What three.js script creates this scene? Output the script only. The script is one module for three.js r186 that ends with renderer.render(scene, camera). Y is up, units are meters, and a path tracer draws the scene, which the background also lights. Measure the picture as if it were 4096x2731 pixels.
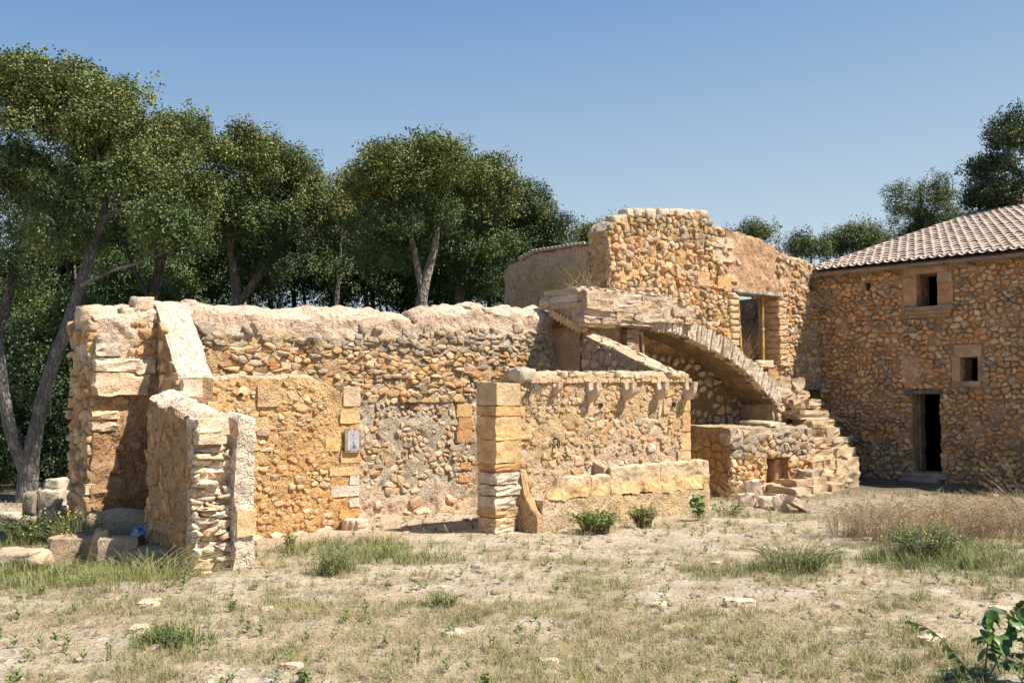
import * as THREE from 'three';
import { ImprovedNoise } from 'three/addons/math/ImprovedNoise.js';
import { mergeGeometries, mergeVertices, toCreasedNormals } from 'three/addons/utils/BufferGeometryUtils.js';

// ---------------------------------------------------------------- camera, sky, sun, exposure
const scene = new THREE.Scene();
const camera = new THREE.PerspectiveCamera(36.87, 1024 / 682, 0.1, 3000);
camera.position.set(0, 1.75, 0);
camera.rotation.x = 0.0514;                                   // a little upwards
scene.add(camera);

const EXPOSURE = 1.62;
const sunDir = new THREE.Vector3(0.985 * 0.56, 0.828, -0.15 * 0.56).normalize();
{
  const cl01 = (q) => Math.min(1, Math.max(0, q)), W = 512, H = 256, d = new Float32Array(W * H * 4), v = new THREE.Vector3();
  for (let y = 0; y < H; y++) for (let x = 0; x < W; x++) {
    const lat = ((y + 0.5) / H - 0.5) * Math.PI, lon = ((x + 0.5) / W - 0.5) * 2 * Math.PI;
    v.set(Math.cos(lat) * Math.cos(lon), Math.sin(lat), Math.cos(lat) * Math.sin(lon));
    const h = Math.max(0, Math.sin(lat)), up = cl01(1 - Math.exp(-h * 2) - 0.1 * v.x * (1 - h)), g = Math.pow(Math.max(0, v.dot(sunDir)), 4) * 0.35 + Math.pow(Math.max(0, v.dot(sunDir)), 60) * 0.8;
    const lo = [0.80, 0.905, 0.89], hi = [-0.38, -0.15, 0.39], fl = [0.07, 0.215, 0.48], o = (y * W + x) * 4;
    for (let c = 0; c < 3; c++) {
      let k = Math.max(fl[c], lo[c] * (1 - up) + hi[c] * up) + g * [0.5, 0.48, 0.42][c];
      if (lat < 0) k = [0.32, 0.27, 0.2][c];
      d[o + c] = k / EXPOSURE * 1.0;
    }
    d[o + 3] = 1;
  }
  const sky = new THREE.DataTexture(d, W, H, THREE.RGBAFormat, THREE.FloatType);
  sky.mapping = THREE.EquirectangularReflectionMapping; sky.magFilter = sky.minFilter = THREE.LinearFilter; sky.needsUpdate = true;
  scene.background = sky; scene.environment = sky;
}
const sun = new THREE.DirectionalLight(new THREE.Color(1, 0.925, 0.81), 5);
sun.name = 'sun'; sun.position.copy(sunDir).multiplyScalar(60); sun.target.position.set(0, 0, -14);
sun.castShadow = true; sun.shadow.mapSize.set(4096, 4096);
Object.assign(sun.shadow.camera, { left: -26, right: 26, top: 26, bottom: -26, near: 1, far: 140 });
scene.add(sun, sun.target);
const renderer = new THREE.WebGLRenderer({ antialias: true });
renderer.shadowMap.enabled = true;
renderer.toneMapping = THREE.LinearToneMapping; renderer.toneMappingExposure = EXPOSURE;

// ---------------------------------------------------------------- helpers
function rng(seed) { let s = seed >>> 0; return () => { s = (s + 0x6d2b79f5) >>> 0; let t = Math.imul(s ^ (s >>> 15), 1 | s); t = (t + Math.imul(t ^ (t >>> 7), 61 | t)) ^ t; return ((t ^ (t >>> 14)) >>> 0) / 4294967296; }; }
const PN = new ImprovedNoise();
const n3 = (x, y, z) => PN.noise(x + 37.3, y + 81.7, z + 19.1);
const fbm = (x, y, z, o = 3) => { let a = 0, k = 1, t = 0; for (let i = 0; i < o; i++) { a += n3(x, y, z) * k; t += k; k *= 0.5; x *= 2.07; y *= 2.07; z *= 2.07; } return a / t; };
const mix = (a, b, t) => a + (b - a) * t, mix3 = (a, b, t) => [mix(a[0], b[0], t), mix(a[1], b[1], t), mix(a[2], b[2], t)];
const cl = (x, a = 0, b = 1) => Math.min(b, Math.max(a, x)), sst = (a, b, x) => { const t = cl((x - a) / (b - a)); return t * t * (3 - 2 * t); };
const jitterVec = (x, y, z, amp, fr) => [
  amp * (n3(x * fr, y * fr, z * fr) + 0.55 * n3(x * fr * 3.3 + 9, y * fr * 3.3, z * fr * 3.3)),
  amp * (n3(x * fr + 51, y * fr, z * fr + 7) + 0.55 * n3(x * fr * 3.3, y * fr * 3.3 + 31, z * fr * 3.3)),
  amp * (n3(x * fr, y * fr + 23, z * fr + 61) + 0.55 * n3(x * fr * 3.3, y * fr * 3.3, z * fr * 3.3 + 47))];

// tileable textures
function tile(size, f) { const d = new Uint8Array(size * size * 4); for (let y = 0; y < size; y++) for (let x = 0; x < size; x++) { const c = f(x / size, y / size), o = (y * size + x) * 4; for (let k = 0; k < 3; k++) d[o + k] = Math.round(cl(c[k]) * 255); d[o + 3] = 255; } const t = new THREE.DataTexture(d, size, size); t.wrapS = t.wrapT = THREE.RepeatWrapping; t.magFilter = t.minFilter = THREE.LinearFilter; t.needsUpdate = true; return t; }
const hash = (x, y, s) => { let h = Math.imul(x, 374761393) ^ Math.imul(y, 668265263) ^ Math.imul(s, 2147483647 - 7919); h = Math.imul(h ^ (h >>> 13), 1274126177); return ((h ^ (h >>> 16)) >>> 0) / 4294967296; };
function vn(u, v, p, s) { const x = u * p, y = v * p, i = Math.floor(x), j = Math.floor(y), a = x - i, b = y - j, sa = a * a * (3 - 2 * a), sb = b * b * (3 - 2 * b), m = (k) => ((k % p) + p) % p; return mix(mix(hash(m(i), m(j), s), hash(m(i + 1), m(j), s), sa), mix(hash(m(i), m(j + 1), s), hash(m(i + 1), m(j + 1), s), sa), sb); }
function tf(u, v, p, o, s) { let a = 0, k = 1, t = 0; for (let i = 0; i < o; i++) { a += vn(u, v, p, s + i * 17) * k; t += k; k *= 0.55; p *= 2; } return a / t; }
const repeatOf = (t, k) => { const c = t.clone(); c.repeat.set(k, k); c.needsUpdate = true; return c; };
const texStone = tile(512, (u, v) => { const a = tf(u, v, 5, 6, 3), p = sst(0.6, 0.8, tf(u, v, 44, 2, 11)), w = sst(0.6, 0.72, tf(u, v, 9, 4, 29)); let k = 0.64 + 0.5 * a - 0.2 * p; return [k + 0.1 * w, k + 0.09 * w, k + 0.1 * w]; });
const bumpStone = tile(512, (u, v) => { const a = tf(u, v, 6, 6, 5), p = sst(0.6, 0.78, tf(u, v, 40, 2, 11)); const k = a - 0.35 * p + 0.2; return [k, k, k]; });
const texMortar = tile(512, (u, v) => { const a = tf(u, v, 4, 7, 7), g = tf(u, v, 64, 2, 19), p = sst(0.63, 0.74, tf(u, v, 40, 2, 41)); const cr = sst(0.035, 0.0, Math.abs(tf(u, v, 9, 3, 61) - 0.5)); const k = 0.6 + 0.46 * a + 0.24 * (g - 0.4) - 0.3 * p - 0.16 * cr; return [k, k * 0.99, k * 0.96]; });  // dark pits and cracks: crevice shade put into the mortar colour
const bumpMortar = tile(512, (u, v) => { const k = tf(u, v, 8, 6, 9) * 0.75 + 0.35 * tf(u, v, 60, 2, 23) - 0.35 * sst(0.62, 0.72, tf(u, v, 34, 2, 41)); return [k, k, k]; });
const texLayer = tile(512, (u, v) => { const w = u + 0.01 * tf(u, v, 6, 3, 2), a = tf(w * 0.999, v, 4, 5, 13), l = vn(u, v, 4, 77) * 0; const s = 0.5 * vn(u, v + 0.02 * a, 48, 8) + 0.5 * tf(u, v, 10, 4, 60); const k = 0.6 + 0.55 * a * 0.6 + 0.28 * (s - 0.5) + l; return [k, k, k * 0.99]; });
function vn2(u, v, px, py, s) { const x = u * px, y = v * py, i = Math.floor(x), j = Math.floor(y), a = x - i, b = y - j, sa = a * a * (3 - 2 * a), sb = b * b * (3 - 2 * b), m = (k, p) => ((k % p) + p) % p; return mix(mix(hash(m(i, px), m(j, py), s), hash(m(i + 1, px), m(j, py), s), sa), mix(hash(m(i, px), m(j + 1, py), s), hash(m(i + 1, px), m(j + 1, py), s), sa), sb); }
const ridge = (u, v) => Math.min(1, 2.2 * Math.abs(2 * vn2(u, v, 22, 7, 12) - 1)) * 0.7 + 0.3 * Math.min(1, 2 * Math.abs(2 * vn2(u, v, 44, 12, 14) - 1));
const bumpBark = tile(512, (u, v) => { const k = tf(u, v, 12, 5, 33) * 0.4 + 0.6 * ridge(u, v); return [k, k, k]; });
const texBark = tile(512, (u, v) => { const k = (0.42 + 0.5 * tf(u, v, 14, 5, 33) + 0.35 * sst(0.5, 0.66, tf(u, v, 5, 4, 71))) * (0.45 + 0.55 * ridge(u, v)); return [k, k, k]; });
const texSoil = tile(1024, (u, v) => { const a = tf(u, v, 5, 7, 91), peb = sst(0.66, 0.74, tf(u, v, 46, 2, 93)), pit = sst(0.62, 0.75, tf(u, v, 70, 2, 99)), st = sst(0.6, 0.8, vn(u, v, 120, 5)); const k = 0.62 + 0.4 * a + 0.22 * peb - 0.25 * pit - 0.08 * st; return [k, k * (0.985 + 0.02 * peb), k * (0.95 + 0.06 * peb)]; });
const bumpSoil = tile(1024, (u, v) => { const k = tf(u, v, 10, 7, 91) * 0.6 + 0.5 * sst(0.6, 0.74, tf(u, v, 46, 2, 93)); return [k, k, k]; });
const texTile = tile(512, (u, v) => { const a = tf(u, v, 3, 6, 51), s = sst(0.52, 0.72, tf(u, v, 7, 4, 57)); const k = 0.72 + 0.35 * a - 0.22 * s; return [k, k * (1 - 0.02 * s), k * (1 - 0.05 * s)]; });

const std = (o) => new THREE.MeshStandardMaterial({ roughness: 0.95, metalness: 0, ...o });
const M = {
  stone: std({ color: new THREE.Color(1.2, 1.07, 0.93), vertexColors: true, map: repeatOf(texStone, 1.6), bumpMap: repeatOf(bumpStone, 1.6), bumpScale: 0.02 }),
  mortar: std({ color: new THREE.Color(1.11, 1.02, 0.91), vertexColors: true, map: repeatOf(texMortar, 1.1), bumpMap: repeatOf(bumpMortar, 1.1), bumpScale: 0.03 }),
  layered: std({ color: new THREE.Color(1.12, 1.03, 0.93), vertexColors: true, map: repeatOf(texStone, 1.3), bumpMap: repeatOf(bumpStone, 2.2), bumpScale: 0.035 }),
  soil: std({ color: new THREE.Color(0.92, 0.89, 0.83), vertexColors: true, map: repeatOf(texSoil, 0.42), bumpMap: repeatOf(bumpSoil, 0.42), bumpScale: 0.03 }),
  tile: std({ color: new THREE.Color(0.92, 0.9, 0.88), vertexColors: true, map: repeatOf(texTile, 1.7), bumpMap: repeatOf(bumpMortar, 2), bumpScale: 0.004, roughness: 0.85 }),
  wood: std({ vertexColors: true, map: repeatOf(texBark, 1), bumpMap: repeatOf(bumpBark, 1.5), bumpScale: 0.004, roughness: 0.8 }),
  bark: std({ vertexColors: true, map: repeatOf(texBark, 1), bumpMap: repeatOf(bumpBark, 1), bumpScale: 0.05 }),
  leaf: std({ color: new THREE.Color(1, 1, 1), vertexColors: true, roughness: 0.62 }),
  softLeaf: new THREE.MeshPhysicalMaterial({ vertexColors: true, roughness: 0.6, transmission: 0.3, thickness: 0 }),
  blade: std({ color: new THREE.Color(0.85, 0.85, 0.82), vertexColors: true, roughness: 0.8 }),
  iron: std({ color: new THREE.Color(0.05, 0.035, 0.028), roughness: 0.7, metalness: 0.4 }),
  dark: std({ color: new THREE.Color(0.02, 0.018, 0.016) }),
};

// building axes: u along the ruin's long walls (right and away), v away to the left, y up
const TH = 0.72257, CT = Math.cos(TH), ST = Math.sin(TH);
const W = (u, v, y = 0) => new THREE.Vector3(CT * u - ST * v, y, -(ST * u + CT * v));
const B = (x, z) => [CT * x - ST * z, -(ST * x) - CT * z];             // world x, z to u, v
const used = {};
const numbered = (n) => { const k = used[n] = (used[n] ?? -1) + 1; return k ? n + '_' + String(k).padStart(3, '0') : n; };
function tag(o, label, category, group, kind) { if (label) o.userData.label = label; if (category) o.userData.category = category; if (group) o.userData.group = group; if (kind) o.userData.kind = kind; return o; }
function thing(name, label, category, x, y, z, turn = 0, group) { const o = new THREE.Group(); o.name = numbered(name); o.position.set(x, y, z); o.rotation.y = turn; scene.add(o); o.off = [0, 0, 0]; return tag(o, label, category, group); }
function thingB(name, label, category, u, v, group) { const p = W(u, v), o = thing(name, label, category, p.x, 0, p.z, TH, group); o.off = [u, 0, -v]; return o; }
function part(parent, name, geom, mat, kind) {
  const o = parent.off; if (o && (o[0] || o[1] || o[2])) geom.translate(-o[0], -o[1], -o[2]);
  const m = new THREE.Mesh(geom, mat); m.name = name; m.castShadow = m.receiveShadow = true; if (kind) m.userData.kind = kind; parent.add(m); m.off = o; return m;
}
const paint = (g, c, vary = 0) => { const n = g.attributes.position.count, a = new Float32Array(n * 3), f = typeof c === 'function', p = g.attributes.position; for (let i = 0; i < n; i++) { const k = f ? c(p.getX(i), p.getY(i), p.getZ(i)) : c, w = vary ? 1 + vary * n3(p.getX(i) * 7, p.getY(i) * 7, p.getZ(i) * 7) : 1; for (let j = 0; j < 3; j++) a[i * 3 + j] = k[j] * w; } g.setAttribute('color', new THREE.BufferAttribute(a, 3)); return g; };

// a mesh builder whose vertices are roughened by one vector field, so neighbouring faces stay closed
class MB {
  constructor() { this.p = []; this.t = []; this.c = []; this.i = []; }
  patch(fn, la, lb, o = {}) {
    const cell = o.cell ?? 0.05, na = Math.max(1, Math.ceil(la / cell)), nb = Math.max(1, Math.ceil(lb / cell)), k0 = this.p.length / 3, amp = o.amp ?? 0.02, fr = o.freq ?? 2.6;
    for (let j = 0; j <= nb; j++) for (let i = 0; i <= na; i++) {
      const q = fn(i / na, j / nb), d = amp ? jitterVec(q[0], q[1], q[2], amp, fr) : [0, 0, 0], c = typeof o.color === 'function' ? o.color(q[0], q[1], -q[2]) : (o.color ?? [0.5, 0.4, 0.3]);
      this.p.push(q[0] + d[0], q[1] + d[1], q[2] + d[2]); this.t.push((i / na) * la + (o.uo ?? 0), (j / nb) * lb + (o.vo ?? 0)); this.c.push(...c);
    }
    for (let j = 0; j < nb; j++) for (let i = 0; i < na; i++) { const a = k0 + j * (na + 1) + i, b = a + 1, c = a + na + 1, d = c + 1; (i + j) & 1 ? this.i.push(a, b, d, a, d, c) : this.i.push(a, b, c, b, d, c); }
    return this;
  }
  quad(a, b, d, c, o) { const L = (p, q) => Math.hypot(p[0] - q[0], p[1] - q[1], p[2] - q[2]); return this.patch((s, t) => [0, 1, 2].map((k) => mix(mix(a[k], b[k], s), mix(d[k], c[k], s), t)), Math.max(L(a, b), L(d, c)), Math.max(L(a, d), L(b, c)), o); }
  build() { const g = new THREE.BufferGeometry(); g.setAttribute('position', new THREE.Float32BufferAttribute(this.p, 3)); g.setAttribute('uv', new THREE.Float32BufferAttribute(this.t, 2)); g.setAttribute('color', new THREE.Float32BufferAttribute(this.c, 3)); g.setIndex(this.i); g.computeVertexNormals(); return g; }
}

// a stone wall with openings. front line (u0,v0) to (u1,v1), left to right as seen from the front; thickness goes back
function wall(mb, o) {
  const L = Math.hypot(o.u1 - o.u0, o.v1 - o.v0), dx = (o.u1 - o.u0) / L, dy = (o.v1 - o.v0) / L, nx = dy, ny = -dx, th = o.th ?? 0.45, y0 = o.y0 ?? -0.15;
  const top = typeof o.top === 'function' ? o.top : () => o.top, open = o.open ?? [], lean = o.lean ?? 0;
  const at = (s, y, w) => { const ww = w - lean * (y - y0); return [o.u0 + dx * s + nx * ww, y, -(o.v0 + dy * s + ny * ww)]; };
  const opt = { cell: o.cell ?? 0.05, amp: o.amp ?? 0.022, freq: o.freq ?? 2.6, color: o.color }, bopt = { ...opt, cell: Math.max(0.14, opt.cell) };
  const cuts = [...new Set([0, L, ...open.flatMap((h) => [h.s0, h.s1])])].filter((s) => s >= 0 && s <= L).sort((a, b) => a - b);
  for (let k = 0; k + 1 < cuts.length; k++) {
    const a = cuts[k], b = cuts[k + 1], m = (a + b) / 2, hs = open.filter((h) => h.s0 < m && h.s1 > m).sort((p, q) => p.y0 - q.y0);
    const lines = [[() => y0, null]]; for (const h of hs) { lines[lines.length - 1][1] = () => h.y0; lines.push([() => h.y1, null]); } lines[lines.length - 1][1] = top;
    for (const [lo, hi] of lines) {
      const hgt = hi(m) - lo(m); if (hgt < 0.01) continue;
      const S = (i) => mix(a, b, i), Y = (i, j) => mix(lo(S(i)), hi(S(i)), j);
      mb.patch((i, j) => at(S(i), Y(i, j), 0), b - a, hgt, { ...opt, uo: a, vo: lo(m) });
      if (o.back !== false) mb.patch((i, j) => at(S(1 - i), Y(1 - i, j), -th), b - a, hgt, bopt);
    }
  }
  for (const h of open) {
    const dp = h.depth ?? th;
    mb.quad(at(h.s0, h.y0, 0), at(h.s0, h.y0, -dp), at(h.s0, h.y1, 0), at(h.s0, h.y1, -dp), { ...opt, color: h.color ?? opt.color });
    mb.quad(at(h.s1, h.y0, -dp), at(h.s1, h.y0, 0), at(h.s1, h.y1, -dp), at(h.s1, h.y1, 0), { ...opt, color: h.color ?? opt.color });
    mb.quad(at(h.s0, h.y0, 0), at(h.s1, h.y0, 0), at(h.s0, h.y0, -dp), at(h.s1, h.y0, -dp), opt);
    mb.quad(at(h.s0, h.y1, -dp), at(h.s1, h.y1, -dp), at(h.s0, h.y1, 0), at(h.s1, h.y1, 0), opt);
    if (h.depth) mb.quad(at(h.s0, h.y0, -dp), at(h.s1, h.y0, -dp), at(h.s0, h.y1, -dp), at(h.s1, h.y1, -dp), { ...opt, color: [0.05, 0.04, 0.03] });
  }
  const bulge = o.bulge ?? 0.03;
  mb.patch((i, j) => { const s = L * i, q = at(s, top(s) + bulge * Math.sin(Math.PI * j), -th * j); return q; }, L, th, { ...opt, color: o.topColor ?? o.color });
  mb.patch((i, j) => at(0, mix(y0, top(0) + bulge * Math.sin(Math.PI * i), j), -th * (1 - i)), th, top(0) - y0, opt);
  mb.patch((i, j) => at(L, mix(y0, top(L) + bulge * Math.sin(Math.PI * i), j), -th * i), th, top(L) - y0, opt);
  return { at, L, top, y0, open, end: (side) => ({ at: side < 0 ? (s, y, w) => at(-w, y, -th + s) : (s, y, w) => at(L + w, y, -s), L: th, top: () => top(side < 0 ? 0 : L), y0, open: [] }), roof: { at: (s, q, w) => at(s, top(s) + w + bulge * Math.sin(Math.PI * cl(q / th)), -q), L, top: () => th, y0: 0, open: [] } };
}

// masonry: irregular cells fitted to one another, every cell a rounded stone that stands proud of the mortar
const PAL = {
  tan: [[0.5, 0.35, 0.19], [0.55, 0.4, 0.24], [0.46, 0.3, 0.15], [0.5, 0.4, 0.28], [0.42, 0.34, 0.25], [0.58, 0.46, 0.32]],
  orange: [[0.54, 0.35, 0.171], [0.6, 0.445, 0.268], [0.5, 0.286, 0.122], [0.56, 0.466, 0.342], [0.58, 0.382, 0.22]],
  grey: [[0.36, 0.33, 0.28], [0.4, 0.35, 0.28], [0.32, 0.29, 0.25], [0.45, 0.37, 0.26], [0.38, 0.3, 0.2]],
  house: [[0.568, 0.383, 0.224], [0.475, 0.346, 0.224], [0.436, 0.34, 0.253], [0.607, 0.371, 0.196], [0.651, 0.482, 0.314], [0.528, 0.321, 0.179], [0.343, 0.29, 0.23], [0.554, 0.42, 0.291], [0.651, 0.544, 0.359]],
  pale: [[0.57, 0.49, 0.38], [0.53, 0.44, 0.32], [0.56, 0.44, 0.3], [0.48, 0.43, 0.35]],
};
function clipPoly(P, nx, ny, d) { const R = []; for (let i = 0; i < P.length; i++) { const a = P[i], b = P[(i + 1) % P.length], da = a[0] * nx + a[1] * ny - d, db = b[0] * nx + b[1] * ny - d; if (da <= 0) R.push(a); if ((da < 0 && db > 0) || (da > 0 && db < 0)) { const t = da / (da - db); R.push([mix(a[0], b[0], t), mix(a[1], b[1], t)]); } } return R; }
function masonry(w, o) {
  const r = rng(o.seed ?? 1), size = o.size ?? 0.14, asp = o.asp ?? 1.45, s0 = o.s0 ?? 0, s1 = o.s1 ?? w.L, y0 = o.y0 ?? w.y0, topF = o.top ?? w.top, gap = o.gap ?? 0.012, prot = o.prot ?? 0.035, holes = [...(o.holes ?? []), ...w.open], out = [];
  let ymax = 0; for (let i = 0; i <= 20; i++) ymax = Math.max(ymax, topF(mix(s0, s1, i / 20)));
  const sites = []; let y = y0;
  while (y < ymax + size) { const rh = (size / asp) * mix(0.65, 1.45, r()); y += rh * 0.5; let s = s0 - size * r(); const big = r() < 0.3 ? 1.35 : 1; while (s < s1 + size) { const st = size * mix(0.45, 1.65, r()) * big; s += st * 0.5; if (r() > (o.drop ?? 0.2)) sites.push([s + (r() - 0.5) * size * 0.3, (y + (r() - 0.5) * rh * 0.75) * asp]); s += st * 0.5; } y += rh * 0.5; }
  const C = size * 2.6, grid = new Map(), key = (a, b) => Math.floor(a / C) * 4096 + Math.floor(b / C);
  sites.forEach((q) => { const k = key(q[0], q[1]); if (!grid.has(k)) grid.set(k, []); grid.get(k).push(q); });
  for (const q of sites) {
    let P = [[q[0] - C, q[1] - C], [q[0] + C, q[1] - C], [q[0] + C, q[1] + C], [q[0] - C, q[1] + C]];
    for (let i = -1; i <= 1; i++) for (let j = -1; j <= 1; j++) for (const e of grid.get(key(q[0] + i * C, q[1] + j * C)) ?? []) { if (e === q) continue; const nx = e[0] - q[0], ny = e[1] - q[1]; P = clipPoly(P, nx, ny, (nx * (e[0] + q[0]) + ny * (e[1] + q[1])) / 2); if (P.length < 3) break; }
    if (P.length < 3) continue;
    P = clipPoly(P, 1, 0, s1 + 0.01); P = clipPoly(P, -1, 0, -s0 + 0.01); P = clipPoly(P, 0, -1, -y0 * asp); if (P.length < 3) continue;
    P = P.map((e) => [e[0], e[1] / asp]);
    let cx = 0, cy = 0; for (const e of P) { cx += e[0]; cy += e[1]; } cx /= P.length; cy /= P.length;
    if (cy > topF(cl(cx, s0, s1)) - size * 0.22) continue;
    if (holes.some((h) => cx > h.s0 - 0.02 && cx < h.s1 + 0.02 && cy > h.y0 - 0.02 && cy < h.y1 + 0.02)) continue;
    const kp = typeof o.keep === 'function' ? o.keep(cx, cy) : (o.keep ?? 1); if (r() > kp) continue;
    for (const h of holes) for (const e of P) if (e[0] > h.s0 && e[0] < h.s1 && e[1] > h.y0 && e[1] < h.y1) { const ds = [e[0] - h.s0, h.s1 - e[0], e[1] - h.y0, h.y1 - e[1]], m = ds.indexOf(Math.min(...ds)); if (m === 0) e[0] = h.s0; else if (m === 1) e[0] = h.s1; else if (m === 2) e[1] = h.y0; else e[1] = h.y1; }
    const shrink = o.shrink ? mix(o.shrink, 1, r()) : 1, Q = [];
    for (let i = 0; i < P.length; i++) { const a = P[i], b = P[(i + 1) % P.length]; if (Math.hypot(b[0] - a[0], b[1] - a[1]) < size * 0.12) { Q.push([mix(a[0], b[0], 0.5), mix(a[1], b[1], 0.5)]); continue; } const ct = mix(0.1, 0.24, r()); Q.push([mix(a[0], b[0], ct), mix(a[1], b[1], ct)], [mix(a[0], b[0], 1 - ct), mix(a[1], b[1], 1 - ct)]); }
    let area = 0; for (let i = 0; i < Q.length; i++) { const a = Q[i], b = Q[(i + 1) % Q.length]; area += a[0] * b[1] - b[0] * a[1]; } area = Math.abs(area) / 2; if (area < size * size * 0.06) continue;
    const R = Q.map((e) => { const dx = e[0] - cx, dy = e[1] - cy, l = Math.hypot(dx, dy) || 1, k = Math.max(0.35, 1 - gap / l) * shrink * (1 + (r() - 0.5) * 0.17); return [cx + dx * k, cy + dy * k]; });
    const p = prot * 0.46 * mix(0.25, 1.7, r()), tx = (r() - 0.5) * 0.5, ty = (r() - 0.5) * 0.45, n = R.length, base = o.base ?? 0;
    const pos = [], uv = [], idx = [], ro = r() * 7, jit = o.jit ?? 0.02, put = (s, yy, ww) => { const q = w.at(s, yy, ww), d = jitterVec(q[0] + ro * 3, q[1], q[2], jit, 7); pos.push(q[0] + d[0], q[1] + d[1], q[2] + d[2]); uv.push(s + ro, yy + ro * 0.7); };
    for (const [k, z] of [[1, -0.045], [0.97, p * 0.6], [0.8, p]]) for (const e of R) { const kk = k < 0.9 ? k * mix(0.86, 1.12, r()) : k, s = cx + (e[0] - cx) * kk, yy = cy + (e[1] - cy) * kk; put(s, yy, base + (z < 0 ? z : z * (1 + (r() - 0.5) * 0.6) + ((s - cx) * tx + (yy - cy) * ty) * (k < 1 ? 1 : 0.6))); }
    put(cx, cy, base + p * mix(0.7, 1.2, r()));
    for (let k = 0; k < 2; k++) for (let i = 0; i < n; i++) { const a = k * n + i, b = k * n + (i + 1) % n, c = a + n, d = b + n; idx.push(a, b, d, a, d, c); }
    for (let i = 0; i < n; i++) idx.push(2 * n + i, 2 * n + (i + 1) % n, 3 * n);
    const g = new THREE.BufferGeometry(); g.setAttribute('position', new THREE.Float32BufferAttribute(pos, 3)); g.setAttribute('uv', new THREE.Float32BufferAttribute(uv, 2)); g.setIndex(idx);
    let area2 = 0; for (let i = 0; i < n; i++) { const a = R[i], b = R[(i + 1) % n]; area2 += a[0] * b[1] - b[0] * a[1]; } if (area2 < 0) { for (let i = 0; i < idx.length; i += 3) [idx[i], idx[i + 1]] = [idx[i + 1], idx[i]]; g.setIndex(idx); }
    g.computeVertexNormals();
    const pal = typeof o.pal === 'function' ? o.pal(cx, cy, r) : o.pal ?? PAL.tan, base3 = pal[Math.floor(r() * pal.length)], tone = mix(0.86, 1.14, r()), c = base3.map((k) => k * tone);
    paint(g, c, 0.25); out.push({ g, area });
  }
  return out;
}
// the largest 300 stones of a thing are parts of their own, the rest one joined part
function layStones(parent, list, name = 'stone', rest = 'rubble', mat = M.stone, most = 300) {
  list.sort((a, b) => b.area - a.area);
  list.slice(0, most).forEach((e) => part(parent, name, e.g, mat));
  if (list.length > most) part(parent, rest, mergeGeometries(list.slice(most).map((e) => e.g)), mat, 'stuff');
}
// a hewn or broken block: a box with worn corners and a rough skin
function rock(w, h, d, seed, o = {}) {
  const n = o.n ?? 3, r = rng(seed * 7919 + 13), rd = o.round ?? 0.3, am = o.amp ?? 0.09, off = [r() * 50, r() * 50, r() * 50];
  let g = new THREE.BoxGeometry(1, 1, 1, n, n, n); g.deleteAttribute('normal'); g.deleteAttribute('uv'); g = mergeVertices(g, 1e-4);
  const p = g.attributes.position, uv = []; const m = Math.min(w, h, d), tap = o.taper ?? 0, sh = o.shear ?? 0;
  for (let i = 0; i < p.count; i++) {
    let x = p.getX(i), y = p.getY(i), z = p.getZ(i); const l = Math.hypot(x, y, z), k = mix(1, 0.62 / l, rd); x *= k; y *= k; z *= k;
    const a = am * (1 + 0.9 * n3(off[0] + x * 1.4, off[1] + y * 1.4, off[2] + z * 1.4)), jx = n3(off[0] + x * 3, off[1] + y * 3, off[2] + z * 3), jy = n3(off[1] + x * 3, off[2] + y * 3, off[0] + z * 3), jz = n3(off[2] + x * 3, off[0] + y * 3, off[1] + z * 3);
    const X = x * w * (1 - tap * (y + 0.5)) + jx * a * mix(m, w, 0.5) * 1.6 + sh * y * h, Y = y * h + jy * a * mix(m, h, 0.5) * 1.6, Z = z * d * (1 - tap * (y + 0.5)) + jz * a * mix(m, d, 0.5) * 1.6;
    p.setXYZ(i, X, Y, Z); uv.push(X + Z * 0.6 + off[0], Y + Z * 0.5 + off[1]);
  }
  g.setAttribute('uv', new THREE.Float32BufferAttribute(uv, 2));
  const shp = o.sharp ?? (rd <= 0.12 ? 0.75 : 0); if (shp) g = toCreasedNormals(g, shp); else g.computeVertexNormals();
  return paint(g, o.color ?? [0.5, 0.42, 0.3], o.vary ?? 0.25);
}
const rockAt = (u, y, v, w, h, d, seed, o) => rock(w, h, d, seed, o).translate(u, y, -v);   // centre in building axes
const box = (u0, u1, y0, y1, v0, v1, c, vary = 0.12) => { const g = new THREE.BoxGeometry(u1 - u0, y1 - y0, v1 - v0); g.translate((u0 + u1) / 2, (y0 + y1) / 2, -(v0 + v1) / 2); const p = g.attributes.position, n = g.attributes.normal, t = g.attributes.uv; for (let i = 0; i < p.count; i++) { const ax = Math.abs(n.getX(i)) > 0.5, ay = Math.abs(n.getY(i)) > 0.5; t.setXY(i, ax ? p.getZ(i) : p.getX(i), ay ? p.getZ(i) : p.getY(i)); } return paint(g, c, vary); };
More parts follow.
